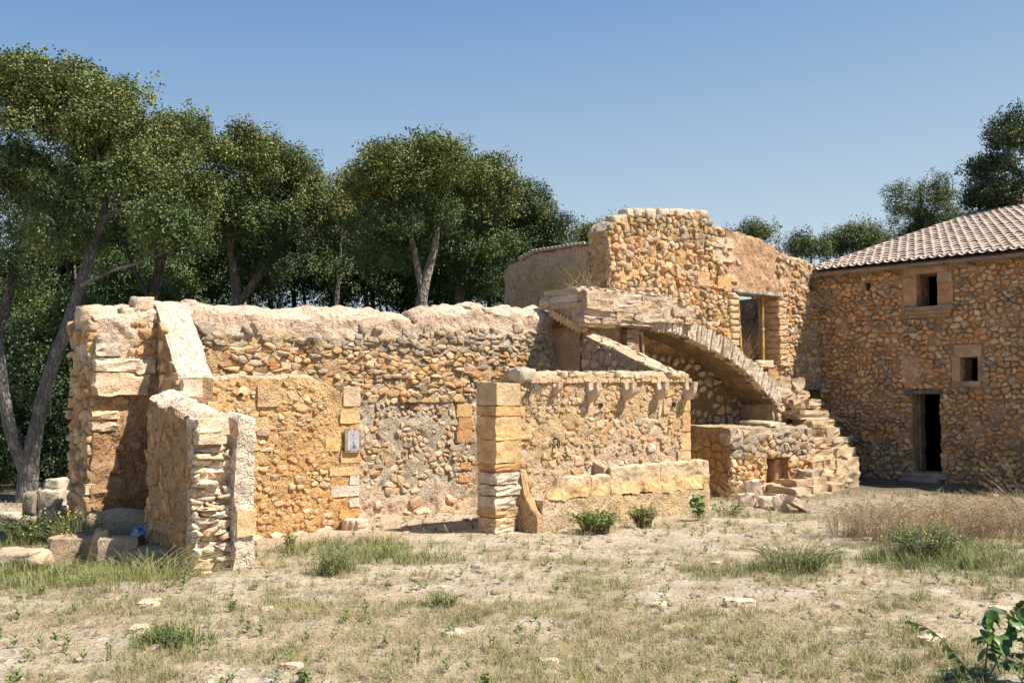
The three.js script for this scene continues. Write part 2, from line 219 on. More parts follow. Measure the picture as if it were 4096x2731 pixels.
function tube(pts, radii, seg = 7, c = [0.3, 0.26, 0.2], step = 3) {
  const cur = new THREE.CatmullRomCurve3(pts.map((q) => (q.isVector3 ? q : new THREE.Vector3(...q)))), n = Math.max(2, (pts.length - 1) * step), P = [], T = [], I = [];
  let len = 0, prev = null; const ref = new THREE.Vector3(0.31, 0.2, 0.93).normalize();
  for (let i = 0; i <= n; i++) {
    const t = i / n, q = cur.getPoint(t), d = cur.getTangent(t), a = new THREE.Vector3().crossVectors(d, ref).normalize(), b = new THREE.Vector3().crossVectors(a, d), f = t * (radii.length - 1), k = Math.min(radii.length - 2, Math.floor(f)), R = mix(radii[k], radii[k + 1], f - k);
    if (prev) len += q.distanceTo(prev); prev = q;
    for (let j = 0; j <= seg; j++) { const an = (j / seg) * Math.PI * 2, cr = R * (1 + (seg > 6 ? 0.13 * n3(Math.cos(an) * 2 + q.x * 3, q.y * 3, Math.sin(an) * 2 + q.z * 3) : 0)); P.push(q.x + (a.x * Math.cos(an) + b.x * Math.sin(an)) * cr, q.y + (a.y * Math.cos(an) + b.y * Math.sin(an)) * cr, q.z + (a.z * Math.cos(an) + b.z * Math.sin(an)) * cr); T.push((j / seg) * 2 * Math.PI * R, len); }
  }
  for (let i = 0; i < n; i++) for (let j = 0; j < seg; j++) { const a = i * (seg + 1) + j, b = a + 1, e = a + seg + 1, d = e + 1; I.push(a, b, e, b, d, e); }
  const g = new THREE.BufferGeometry(); g.setAttribute('position', new THREE.Float32BufferAttribute(P, 3)); g.setAttribute('uv', new THREE.Float32BufferAttribute(T, 2)); g.setIndex(I); g.computeVertexNormals(); return paint(g, c, 0.3);
}

// ---------------------------------------------------------------- ground
const inB = (x, z, u0, u1, v0, v1, soft) => { const [u, v] = B(x, z); return Math.min(sst(u0 - soft, u0 + soft, u), 1 - sst(u1 - soft, u1 + soft, u), sst(v0 - soft, v0 + soft, v), 1 - sst(v1 - soft, v1 + soft, v)); };
const gh = (x, z) => 0.05 * n3(x * 0.42, 3.1, z * 0.42) + 0.035 * n3(x * 1.3, 8.2, z * 1.3) + 0.02 * Math.max(0, n3(x * 2.6, 5.5, z * 3.4)) - 0.05 * sst(-2, -5, x) - 0.03 * inB(x, z, 5.5, 11.9, 10.4, 12.5, 0.4);
// patches of growth: [centre x, z], radii, how green (0 straw, 1 green), strength
const PATCH = [
  [[-4.83, -10.27], 2.0, 1.0, 0.75, 1], [[-3.87, -10.15], 0.75, 0.3, 0.85, 1.0], [[-6.11, -12.98], 1.4, 1.2, 0.8, 1], [[-1.99, -11.64], 1.1, 0.7, 0.85, 1], [[-1.12, -10.8], 0.8, 0.6, 0.8, 0.8],
  [[-1.78, -10.15], 0.35, 0.3, 1, 1.1], [[-0.57, -8.63], 0.3, 0.22, 1, 1.1], [[2.75, -10.15], 0.8, 0.8, 0.75, 1.1], [[1.87, -10.03], 0.5, 0.5, 0.6, 0.9], [[0.91, -9.68], 0.7, 0.7, 0.45, 0.9],
  [[4.85, -10.53], 1.1, 1.1, 0.7, 1.1], [[4.34, -10.8], 0.7, 0.8, 0.9, 1.1], [[5.77, -13.61], 1.6, 1.6, 0.1, 1.1], [[1.72, -7.14], 1.7, 0.9, 0.42, 0.85], [[0.81, -7.02], 0.9, 0.7, 0.4, 0.7],
  [[-2.7, -8.51], 1.2, 0.4, 0.5, 0.8], [[-2.48, -7.32], 0.35, 0.2, 1, 1], [[-2.26, -7.14], 0.3, 0.2, 1, 0.8], [[-3.56, -8.26], 0.7, 0.3, 0.3, 0.7], [[-2.02, -6.91], 0.6, 0.3, 0.5, 0.7],
  [[0.01, -8.42], 0.9, 0.4, 0.35, 0.7], [[0.46, -8.77], 0.6, 0.4, 0.5, 0.7], [[-1.62, -8.1], 0.8, 0.5, 0.35, 0.7], [[3.34, -15.08], 0.9, 0.6, 0.4, 0.8], [[-0.68, -7.52], 0.8, 0.4, 0.25, 0.5], [[0.75, -10.8], 0.9, 0.6, 0.45, 0.5],
  [[1.26, -7.8], 0.9, 0.5, 0.4, 0.6], [[2.43, -7.02], 0.8, 0.5, 0.45, 0.7], [[3.13, -8.42], 0.8, 0.4, 0.4, 0.6], [[-2.43, -9.36], 0.7, 0.3, 0.45, 0.6], [[-0.9, -6.58], 1.0, 0.3, 0.35, 0.6],
];
function growth(x, z) {
  let g = 0.21 + 0.75 * n3(x * 0.8, 1.7, z * 1.1) + 0.75 * n3(x * 2.1, 4.4, z * 3.4), green = 0.5 + 0.45 * n3(x * 0.5 + 7, 2.2, z * 0.5);
  for (const [[a, b], rx, rz, gr, s] of PATCH) { const d = ((x - a) / rx) ** 2 + ((z - b) / rz) ** 2; if (d < 4) { const k = Math.exp(-d * 1.3); g += s * k; green = mix(green, gr, Math.min(1, k * 1.2)); } }
  g -= 0.5 * Math.exp(-(((x + 2.7) / 0.5) ** 2 + ((z + 10.0) / 0.5) ** 2)); g -= 1.2 * inB(x, z, 5.2, 11.6, 10.6, 12.5, 0.25) + 1.0 * inB(x, z, 17.6, 20.2, 8.5, 12.4, 0.5);
  if (z < -17) g += 0.4;
  return [cl(g), cl(green)];
}
const blocked = (x, z) => inB(x, z, 4.35, 5.05, 9.7, 11.1, 0.05) > 0.3 || inB(x, z, 4.95, 7.55, 11.15, 11.75, 0.05) > 0.3 || inB(x, z, 4.25, 21, 12.35, 13.2, 0.05) > 0.3 || inB(x, z, 8.4, 12.45, 9.58, 10.35, 0.04) > 0.3 || inB(x, z, 11.8, 12.4, 9.6, 11.8, 0.05) > 0.3 || inB(x, z, 14.1, 18.6, 10.5, 12.5, 0.05) > 0.3 || inB(x, z, 19.9, 32, -5, 13, 0.05) > 0.3 || inB(x, z, 13, 21, 12.3, 20, 0.05) > 0.3;
{
  const axis = (a, b, st, far) => { const r = []; for (let q = a; q <= b + 1e-6; q += st) r.push(q); let s = st, q = a; while (q > far[0]) { s *= 1.28; q -= s; r.unshift(q); } s = st; q = r[r.length - 1]; while (q < far[1]) { s *= 1.28; q += s; r.push(q); } return r; };
  const X = axis(-9, 11, 0.065, [-900, 900]), Z = axis(-19, -5, 0.06, [-1500, 300]), P = [], U = [], C = [], I = [];
  for (const z of Z) for (const x of X) {
    const far = sst(20, 60, Math.hypot(x, z)), y = gh(x, z) * (1 - far); P.push(x, y, z); U.push(x, z);
    const [g, gr] = growth(x, z), a = fbm(x * 0.9, 2.5, z * 1.2, 4), pl = sst(0.05, 0.35, fbm(x * 1.7 + 4, 7.5, z * 2.4, 3));
    let c = mix3([0.47, 0.375, 0.27], [0.60, 0.53, 0.43], cl(0.45 + a * 1.2)); c = mix3(c, [0.64, 0.585, 0.5], pl * 0.7);
    c = mix3(c, mix3([0.42, 0.33, 0.19], [0.2, 0.2, 0.09], gr), sst(0.35, 0.95, g) * 0.55);
    const pit = inB(x, z, 5.5, 11.9, 10.3, 12.5, 0.2); c = mix3(c, [0.56, 0.45, 0.35], pit * 0.8);
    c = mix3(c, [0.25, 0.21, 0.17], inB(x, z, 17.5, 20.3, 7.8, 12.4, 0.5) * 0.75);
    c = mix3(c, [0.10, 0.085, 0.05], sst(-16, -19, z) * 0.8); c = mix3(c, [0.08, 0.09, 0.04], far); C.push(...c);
  }
  const nx = X.length; for (let j = 0; j + 1 < Z.length; j++) for (let i = 0; i + 1 < nx; i++) { const a = j * nx + i; I.push(a, a + nx, a + 1, a + 1, a + nx, a + nx + 1); }
  const g = new THREE.BufferGeometry(); g.setAttribute('position', new THREE.Float32BufferAttribute(P, 3)); g.setAttribute('uv', new THREE.Float32BufferAttribute(U, 2)); g.setAttribute('color', new THREE.Float32BufferAttribute(C, 3)); g.setIndex(I); g.computeVertexNormals();
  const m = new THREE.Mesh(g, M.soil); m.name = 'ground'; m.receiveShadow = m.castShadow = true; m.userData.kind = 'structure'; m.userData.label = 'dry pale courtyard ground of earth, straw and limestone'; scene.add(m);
}

// ---------------------------------------------------------------- colours of mortar and plaster
const LIME = [0.7, 0.59, 0.5], PINK = [0.62, 0.48, 0.39];
const tanMortar = (u, y, v) => { const a = fbm(u * 1.3, y * 1.6, v * 1.3, 3), b = fbm(u * 4 + 9, y * 4, v * 4, 2); return mix3(mix3([0.42, 0.29, 0.16], [0.56, 0.42, 0.25], cl(0.5 + a * 1.3)), [0.34, 0.26, 0.18], cl(b * 0.9)); };
const orangePlaster = (u, y, v) => { const a = fbm(u * 1.1 + 3, y * 1.3, v * 1.1, 3), b = fbm(u * 3.5, y * 3.5 + 6, v * 3.5, 2), low = sst(1.5, 0.2, y); let c = mix3([0.58, 0.39, 0.19], [0.64, 0.48, 0.28], cl(0.5 + a * 1.4)); c = mix3(c, [0.56, 0.33, 0.13], low * 0.55); return mix3(c, [0.42, 0.29, 0.15], cl(b * 0.8)); };
const pinkTop = (u, y, v) => mix3(LIME, PINK, cl(0.45 + fbm(u * 2, y * 2, v * 2, 3) * 1.5));
const whiteTop = (u, y, v) => mix3([0.7, 0.62, 0.54], [0.62, 0.5, 0.42], cl(0.4 + fbm(u * 3, y * 3, v * 3, 3) * 1.5));

// ---------------------------------------------------------------- the long back wall
{
  const t = thingB('rubble_wall', 'long tall rubble wall with pinkish mortar capping behind the warning sign wall', 'wall', 8, 12.4), mb = new MB();
  const topY = (s) => { const u = 4.3 + s; return 2.62 + 0.03 * (u - 4.3) + 0.1 * sst(0.5, 0.9, s) - 0.1 * sst(0, 0.4, s) * 0 + 0.07 * fbm(u * 0.9, 1, 2, 2) + 0.13 * Math.max(0, n3(u * 1.7, 4, 1)) + 0.05 * n3(u * 4.5, 7, 1) - 0.12 * Math.exp(-(((u - 9.0) / 0.22) ** 2)) + 0.1 * sst(9.05, 9.12, u) - 0.0; };
  const front = (u, y, v) => {
    const e = fbm(u * 1.4, y * 2, 5, 3); let c = tanMortar(u, y, v);
    const grey = sst(7.3, 7.6, u + e * 0.2) * (1 - sst(10.0, 10.4, u + e * 0.3)) * (1 - sst(1.62, 1.78, y + e * 0.25)); c = mix3(c, mix3([0.45, 0.405, 0.335], [0.51, 0.465, 0.395], cl(0.5 + e)), grey);
    c = mix3(c, pinkTop(u, y, v), Math.max(sst(2.5, 2.62, y + e * 0.16), 1 - sst(0.16, 0.32, y + e * 0.2)));
    if (u < 5.15) c = mix3(mix3([0.5, 0.35, 0.23], [0.42, 0.26, 0.14], sst(1.9, 1.0, y + e * 0.4)), pinkTop(u, y, v), sst(1.75, 1.85, y + e * 0.1));
    return c;
  };
  const w = wall(mb, { u0: 4.3, v0: 12.4, u1: 12.4, v1: 12.4, th: 0.7, top: topY, color: front, topColor: pinkTop, cell: 0.035, amp: 0.05, freq: 3, bulge: 0.16 });
  part(t, 'mortar_core', mb.build(), M.mortar);
  const S = (u) => u - 4.3, list = [];
  const head = (s) => w.top(s) - 0.2 - 0.07 * n3(s * 2, 1, 1);
  list.push(...masonry(w, { seed: 3, s0: S(5.35), s1: S(11.75), y0: 1.62, top: head, size: 0.125, asp: 1.75, drop: 0.22, jit: 0.018, gap: 0.003, prot: 0.07, blend: 0.6, keep: (s, y) => (y > 1.95 ? (n3(s * 1.4, y * 1.8, 3) > 0.28 ? 0.6 : 0.97) : 0.95), pal: (s, y, r) => (y > 2.38 ? PAL.grey : r() < 0.75 ? PAL.tan : r() < 0.5 ? PAL.grey : PAL.orange), shrink: 0.96 }));
  list.push(...masonry(w, { seed: 4, s0: S(7.45), s1: S(10.15), y0: 0.28, top: () => 1.66, size: 0.095, asp: 1.3, gap: 0.006, prot: 0.035, jit: 0.014, keep: 0.75, shrink: 0.62, mean: [0.49, 0.43, 0.345], blend: 0.75, pal: (s, y, r) => (r() < 0.45 ? PAL.tan : PAL.pale) }));
  list.push(...masonry(w, { seed: 5, s0: S(7.45), s1: S(10.2), y0: -0.06, top: () => 0.26, size: 0.2, asp: 1.5, gap: 0.03, prot: 0.07, keep: 0.5, shrink: 0.7, pal: [[0.58, 0.45, 0.34], [0.56, 0.42, 0.3], [0.6, 0.5, 0.4]] }));
  list.push(...masonry(w, { seed: 6, s0: S(5.4), s1: S(11.7), y0: 2.47, top: (s) => w.top(s) - 0.05, size: 0.21, asp: 1.5, gap: 0.03, prot: 0.09, keep: (s, y) => (y < 2.47 + 0.03 * s + 0.14 ? 0.75 : 0.12), shrink: 0.75, pal: PAL.grey }));
  // the end left of the cross wall: proud upper slab, weathered lower face
  list.push(...masonry(w, { seed: 7, s0: 0.02, s1: 0.72, y0: 0.05, top: () => 1.72, size: 0.16, asp: 1.3, gap: 0.03, prot: 0.028, keep: 0.38, shrink: 0.7, pal: [[0.5, 0.35, 0.24], [0.44, 0.27, 0.15], [0.4, 0.3, 0.22]] }));
  list.push(...masonry(w, { seed: 8, s0: 0.42, s1: 0.78, y0: 2.12, top: (s) => w.top(s) - 0.05, size: 0.12, asp: 1.2, gap: 0.012, prot: 0.05, keep: 0.8, pal: PAL.tan }));
  list.push(...masonry(w.end(-1), { seed: 9, y0: 0, size: 0.13, asp: 1.3, gap: 0.01, prot: 0.09, jit: 0.03, keep: 0.8, mean: [0.5, 0.34, 0.2], blend: 0.6, pal: PAL.tan }));
  layStones(t, list);
  const blocks = [[4.46, 2.33, 0.3, 0.26, [0.56, 0.52, 0.44]], [4.55, 2.1, 0.5, 0.17, [0.62, 0.55, 0.46]], [4.9, 2.08, 0.24, 0.16, [0.6, 0.5, 0.4]], [4.62, 1.87, 0.64, 0.27, [0.62, 0.49, 0.36]], [4.45, 1.5, 0.32, 0.1, [0.62, 0.5, 0.34]], [4.44, 1.37, 0.3, 0.11, [0.6, 0.48, 0.36]], [4.5, 0.62, 0.42, 0.26, [0.37, 0.25, 0.15]], [4.47, 0.93, 0.34, 0.24, [0.4, 0.27, 0.17]], [4.5, 0.3, 0.4, 0.27, [0.35, 0.23, 0.14]]];
  blocks.forEach(([u, y, a, b, c], i) => part(t, 'hewn_block', rockAt(u, y, 12.5 - (y > 1.7 ? 0.05 : 0), a, b, 0.3 - (y < 1 ? 0.06 : 0), 40 + i, { n: 5, round: 0.12, amp: 0.09, color: c }), M.stone));
  for (const [u, y, s, i] of [[4.32, 2.7, 0.26, 1], [4.95, 2.86, 0.24, 2], [4.55, 2.62, 0.2, 3], [4.78, 2.72, 0.24, 4]]) part(t, 'cap_stone', rockAt(u, y, 12.62, s, s * 0.8, s, 60 + i, { color: [0.52, 0.45, 0.36] }), M.stone);
  for (let i = 0; i < 34; i++) { const u = 5.3 + i * 0.19 + 0.1 * n3(i * 3, 1, 6), s = 0.1 + 0.1 * Math.abs(n3(i * 7, 2, 2)); part(t, 'cap_stone', rockAt(u, topY(u - 4.3) + 0.03 + 0.05 * n3(i, 9, 9), 12.5 + 0.35 * Math.abs(n3(i * 5, 3, 8)), s * 1.4, s * 0.7, s * 1.2, 1300 + i, { round: 0.3, amp: 0.13, color: mix3([0.6, 0.49, 0.4], [0.5, 0.42, 0.33], (i * 0.37) % 1) }), M.stone); }
  for (let i = 0; i < 5; i++) part(t, 'hewn_block', rockAt(9.93 + (i % 2) * 0.03, 1.5 - i * 0.2 - (i > 2 ? 0.25 : 0), 12.45, i > 2 ? 0.2 : 0.3, i > 2 ? 0.1 : 0.19, 0.16, 70 + i, { n: 4, round: 0.08, amp: 0.05, color: i ? [0.52, 0.31, 0.15] : [0.58, 0.42, 0.22] }), M.stone);
  tag(part(t, 'dry_tuft', (() => { const gs = [], r = rng(5); for (let i = 0; i < 60; i++) { const a = r() * 6.28, l = 0.1 + r() * 0.12; gs.push(tube([[0, 0, 0], [Math.cos(a) * l * 0.6, -l * 0.35 * r(), l * 0.5], [Math.cos(a) * l, -l * (0.3 + r() * 0.5), l * 0.4 * r()]], [0.003, 0.0015], 3, [0.16, 0.13, 0.1], 2)); } return mergeGeometries(gs).translate(7.2, 2.52, -12.36); })(), M.blade), 'dry grey weed tuft hanging from the wall');
}

// ---------------------------------------------------------------- cross wall with its steep white coping
{
  const t = thingB('cross_wall', 'short cross wall topped by a steep smooth white mortar slope', 'wall', 5.2, 12), mb = new MB();
  const topS = (s) => mix(2.9, 1.93, cl(s / 0.92)) + 0.02 * n3(s * 6, 1, 1);
  const w = wall(mb, { u0: 5.07, v0: 12.5, u1: 5.0, v1: 11.58, th: 0.42, top: topS, color: (u, y, v) => mix3(tanMortar(u, y, v), [0.36, 0.24, 0.15], 0.4), topColor: (u, y, v) => mix3([0.72, 0.64, 0.57], [0.64, 0.54, 0.46], cl(0.3 + fbm(u * 4, y * 4, v * 4, 2))), amp: 0.014, freq: 3, bulge: 0.01, cell: 0.04 });
  part(t, 'mortar_core', mb.build(), M.mortar);
  layStones(t, masonry(w, { seed: 21, y0: 1.3, size: 0.14, asp: 1.2, gap: 0.014, prot: 0.04, keep: 0.75, pal: PAL.tan }));
  part(t, 'end_block', rockAt(5.14, 1.8, 11.62, 0.24, 0.24, 0.26, 31, { n: 4, round: 0.08, amp: 0.05, color: [0.6, 0.55, 0.46] }), M.stone);
  part(t, 'end_block', rockAt(5.25, 1.5, 11.6, 0.46, 0.32, 0.2, 32, { n: 4, round: 0.12, amp: 0.06, color: [0.6, 0.4, 0.2] }), M.stone);
}

// ---------------------------------------------------------------- the wall that carries the sign
{
  const t = thingB('plastered_wall', 'low orange plastered rubble wall carrying the warning sign', 'wall', 6.3, 11.6), mb = new MB();
  const topY = (s) => 1.9 + 0.05 * sst(0, 0.8, s) + 0.03 * n3(s * 2.3, 2, 2) - 0.09 * sst(1.75, 2.0, s) - 0.1 * sst(2.08, 2.2, s);
  const w = wall(mb, { u0: 5.0, v0: 11.6, u1: 7.52, v1: 11.6, th: 0.4, top: topY, color: orangePlaster, topColor: (u, y, v) => mix3([0.6, 0.54, 0.44], [0.55, 0.42, 0.27], cl(0.5 + fbm(u * 3, y, v * 3, 2))), amp: 0.024, freq: 5.5, cell: 0.025, bulge: 0.04 });
  part(t, 'plaster_core', mb.build(), M.mortar);
  const S = (u) => u - 5, hole = [{ s0: S(6.0), s1: S(6.34), y0: 1.58, y1: 1.87 }, { s0: S(7.14), s1: 2.6, y0: 0.1, y1: 1.86 }];
  const list = masonry(w, { seed: 14, y0: 0.05, top: (s) => topY(s) - 0.03, size: 0.075, asp: 1.5, gap: 0.004, prot: 0.026, jit: 0.011, keep: 0.5, shrink: 0.75, holes: hole, mean: [0.59, 0.42, 0.22], blend: 0.8, pal: PAL.orange });
  list.push(...masonry(w, { seed: 12, y0: 0.05, top: (s) => topY(s) - 0.06, size: 0.15, asp: 1.45, gap: 0.012, prot: 0.024, jit: 0.012, keep: 0.4, shrink: 0.6, mean: [0.58, 0.41, 0.21], blend: 0.72, holes: hole, pal: (s, y, r) => (r() < 0.55 ? PAL.orange : r() < 0.7 ? PAL.tan : PAL.pale) }));
  list.push(...masonry(w, { seed: 13, y0: -0.1, top: () => 0.14, size: 0.22, asp: 1.6, gap: 0.02, prot: 0.1, keep: 0.6, shrink: 0.7, pal: PAL.pale }));
  layStones(t, list);
  tag(part(t, 'plaster_patch', rockAt(6.17, 1.725, 11.6, 0.31, 0.26, 0.06, 81, { n: 3, round: 0.03, amp: 0.02, color: [0.62, 0.45, 0.28] }), M.mortar), 'smooth square pale patch');
  const q = [[7.39, 1.72, 0.26, 0.26, [0.62, 0.5, 0.36]], [7.36, 1.46, 0.3, 0.19, [0.62, 0.44, 0.24]], [7.1, 1.12, 0.22, 0.22, [0.62, 0.42, 0.2]], [7.38, 0.93, 0.3, 0.17, [0.62, 0.43, 0.22]], [7.29, 0.74, 0.46, 0.11, [0.6, 0.44, 0.26]], [7.44, 0.62, 0.15, 0.13, [0.6, 0.56, 0.5]], [7.3, 0.48, 0.44, 0.14, [0.56, 0.53, 0.48]], [7.44, 0.32, 0.15, 0.11, [0.62, 0.6, 0.55]], [7.36, 0.18, 0.3, 0.11, [0.6, 0.35, 0.14]], [7.44, 1.17, 0.16, 0.28, [0.6, 0.42, 0.23]]];
  q.forEach(([u, y, a, b, c], i) => part(t, 'corner_block', rockAt(u, y, 11.685, a, b, 0.2, 90 + i, { n: 4, round: 0.06, amp: 0.045, color: c }), M.stone));
  for (let i = 0; i < 6; i++) part(t, 'footing_stone', rockAt(7.3 + 0.05 * (i % 3), 0.02 + 0.05 * Math.floor(i / 3), 11.5 - 0.06 * (i % 3), 0.16, 0.12, 0.14, 110 + i, { color: [0.62, 0.54, 0.44] }), M.stone);
  part(t, 'putlog_hole', (() => { const g = new THREE.CylinderGeometry(0.03, 0.024, 0.05, 10); g.rotateX(Math.PI / 2); g.translate(5.79, 1.74, -11.59); return g; })(), M.dark);
}
{ // warning sign on its wooden board
  const t = thingB('warning_sign', 'small white warning sign with a crossed walker circle above a falling rocks triangle', 'sign', 7.385, 11.57);
  const bd = box(7.265, 7.505, 0.985, 1.285, 11.545, 11.57, [0.5, 0.37, 0.24], 0.2); part(t, 'board', bd, M.wood);
  const cv = document.createElement('canvas'); cv.width = 512; cv.height = 724; const x = cv.getContext('2d'), sx = 512 / 520, sy = 724 / 765, q = (a, b) => [(a - 372) * sx, (b - 437) * sy];
  x.fillStyle = '#eeedf2'; x.fillRect(0, 0, 512, 724); x.lineJoin = 'miter';
  const ln = (pts, w, c, close) => { x.beginPath(); pts.forEach((p, i) => { const [a, b] = q(...p); i ? x.lineTo(a, b) : x.moveTo(a, b); }); if (close) x.closePath(); x.lineWidth = w; x.strokeStyle = c; x.stroke(); };
  const fl = (pts, c) => { x.beginPath(); pts.forEach((p, i) => { const [a, b] = q(...p); i ? x.lineTo(a, b) : x.moveTo(a, b); }); x.closePath(); x.fillStyle = c; x.fill(); };
  const ink = '#2b3340';
  x.fillStyle = '#b9b6bd'; x.beginPath(); x.arc(...q(625, 522), 15, 0, 7); x.fill();
  fl([[598, 560], [655, 558], [645, 580], [640, 625], [622, 620], [608, 582]], ink); ln([[650, 562], [680, 590], [706, 640]], 12, ink); ln([[560, 600], [524, 616]], 12, ink); ln([[612, 650], [585, 695], [572, 758]], 13, ink); ln([[648, 688], [668, 722], [692, 755]], 13, ink);
  x.lineWidth = 30; x.strokeStyle = '#e3bfe0'; x.beginPath(); x.arc(...q(630, 645), 162, 0, 7); x.stroke(); ln([[520, 530], [742, 762]], 30, '#e3bfe0');
  fl([[628, 838], [808, 1142], [462, 1166]], '#4a6478'); fl([[630, 882], [770, 1126], [494, 1142]], '#eeedf2');
  fl([[650, 950], [742, 1112], [585, 1118], [606, 1076], [604, 1040], [634, 1010]], '#2f6480'); ln([[520, 1122], [600, 1120]], 6, '#9aa2a8');
  x.fillStyle = '#77808a'; for (const [a, b, r] of [[590, 1026, 9], [572, 1060, 7], [622, 990, 7], [560, 1098, 8], [610, 1012, 5], [548, 1075, 6]]) { x.beginPath(); x.arc(...q(a, b), r, 0, 7); x.fill(); }
  const tx = new THREE.CanvasTexture(cv); tx.colorSpace = THREE.SRGBColorSpace;
  const sheet = new THREE.BoxGeometry(0.178, 0.255, 0.003); sheet.translate(7.385, 1.138, -11.5415); part(t, 'printed_sheet', sheet, std({ map: tx, color: new THREE.Color(0.52, 0.52, 0.52), roughness: 0.6 }));
  for (const [a, b] of [[-1, -1], [1, -1], [-1, 1], [1, 1]]) { const g = new THREE.CylinderGeometry(0.007, 0.007, 0.004, 10); g.rotateX(Math.PI / 2); g.translate(7.385 + a * 0.083, 1.138 + b * 0.12, -11.538); part(t, 'nail', g, std({ color: new THREE.Color(0.42, 0.42, 0.42), roughness: 0.5, metalness: 0.5 })); }
}

// ---------------------------------------------------------------- the near wall stub, left
{
  const t = thingB('ruined_wall', 'nearest wall stub with brown rough side and white ragged end face', 'wall', 4.7, 10.2), mb = new MB();
  const topS = (s) => mix(1.7, 1.5, cl(s / 1.15)) + 0.04 * n3(s * 3, 1, 8);
  const col = (u, y, v) => { const e = fbm(u * 3, y * 3, v * 3, 3); return v < 9.9 ? mix3(whiteTop(u, y, v), [0.56, 0.42, 0.26], cl(e * 1.6 + 0.1)) : mix3([0.44, 0.28, 0.155], [0.56, 0.38, 0.23], cl(0.4 + e * 1.4)); };
  const w = wall(mb, { u0: 4.4, v0: 10.97, u1: 4.4, v1: 9.82, th: 0.44, top: topS, color: col, topColor: whiteTop, amp: 0.05, freq: 4.5, cell: 0.025, bulge: 0.07, y0: -0.2 });
  const ramp = (s) => mix(1.68, 1.78, cl(s / 0.6)); wall(mb, { u0: 4.72, v0: 11.56, u1: 4.72, v1: 10.96, th: 0.36, top: (s) => 1.72 - 0.05 * s, color: col, topColor: whiteTop, amp: 0.03, freq: 3.4, cell: 0.05, bulge: 0.06, y0: -0.2 });
  part(t, 'plaster_core', mb.build(), M.mortar);
  const list = masonry(w, { seed: 31, y0: 0, top: (s) => topS(s) - 0.12, size: 0.08, asp: 0.6, gap: 0.006, prot: 0.03, keep: 0.5, shrink: 0.65, mean: [0.5, 0.33, 0.19], blend: 0.7, pal: [[0.5, 0.33, 0.19], [0.54, 0.37, 0.22], [0.42, 0.28, 0.16]] });
  const en = w.end(1); list.push(...masonry(en, { seed: 32, s1: 0.4, y0: -0.05, top: () => 1.26, size: 0.2, asp: 3.3, drop: 0.03, gap: 0.002, prot: 0.12, keep: 0.98, mean: [0.62, 0.54, 0.44], blend: 0.5, jit: 0.035, pal: [[0.64, 0.57, 0.48], [0.62, 0.5, 0.36], [0.6, 0.53, 0.44], [0.66, 0.6, 0.52], [0.56, 0.44, 0.3]] }));
  layStones(t, list);
  part(t, 'end_cap', rockAt(4.57, 1.42, 9.84, 0.34, 0.16, 0.26, 34, { n: 5, round: 0.12, amp: 0.08, color: [0.6, 0.52, 0.42] }), M.stone);
  part(t, 'end_cap', rockAt(4.55, 1.3, 9.8, 0.3, 0.1, 0.22, 35, { n: 5, round: 0.1, amp: 0.06, color: [0.62, 0.52, 0.4] }), M.stone);
  // white jamb beside the slot
  const jb = new MB(); wall(jb, { u0: 4.79, v0: 9.66, u1: 5.0, v1: 9.66, th: 0.6, top: (s) => 1.5 + 0.06 * n3(s * 9, 2, 3), lean: 0.0, color: (u, y, v) => mix3([0.72, 0.66, 0.6], [0.62, 0.53, 0.43], cl(0.35 + fbm(u * 5, y * 4, v * 5, 3) * 1.6)), amp: 0.03, freq: 4.5, cell: 0.025, y0: -0.2 });
  tag(part(t, 'jamb', jb.build(), M.mortar), 'white plastered jamb at the wall end');
  part(t, 'jamb_block', rockAt(4.9, 0.44, 9.68, 0.21, 0.26, 0.1, 36, { n: 4, round: 0.06, amp: 0.04, color: [0.64, 0.47, 0.29] }), M.stone);
}

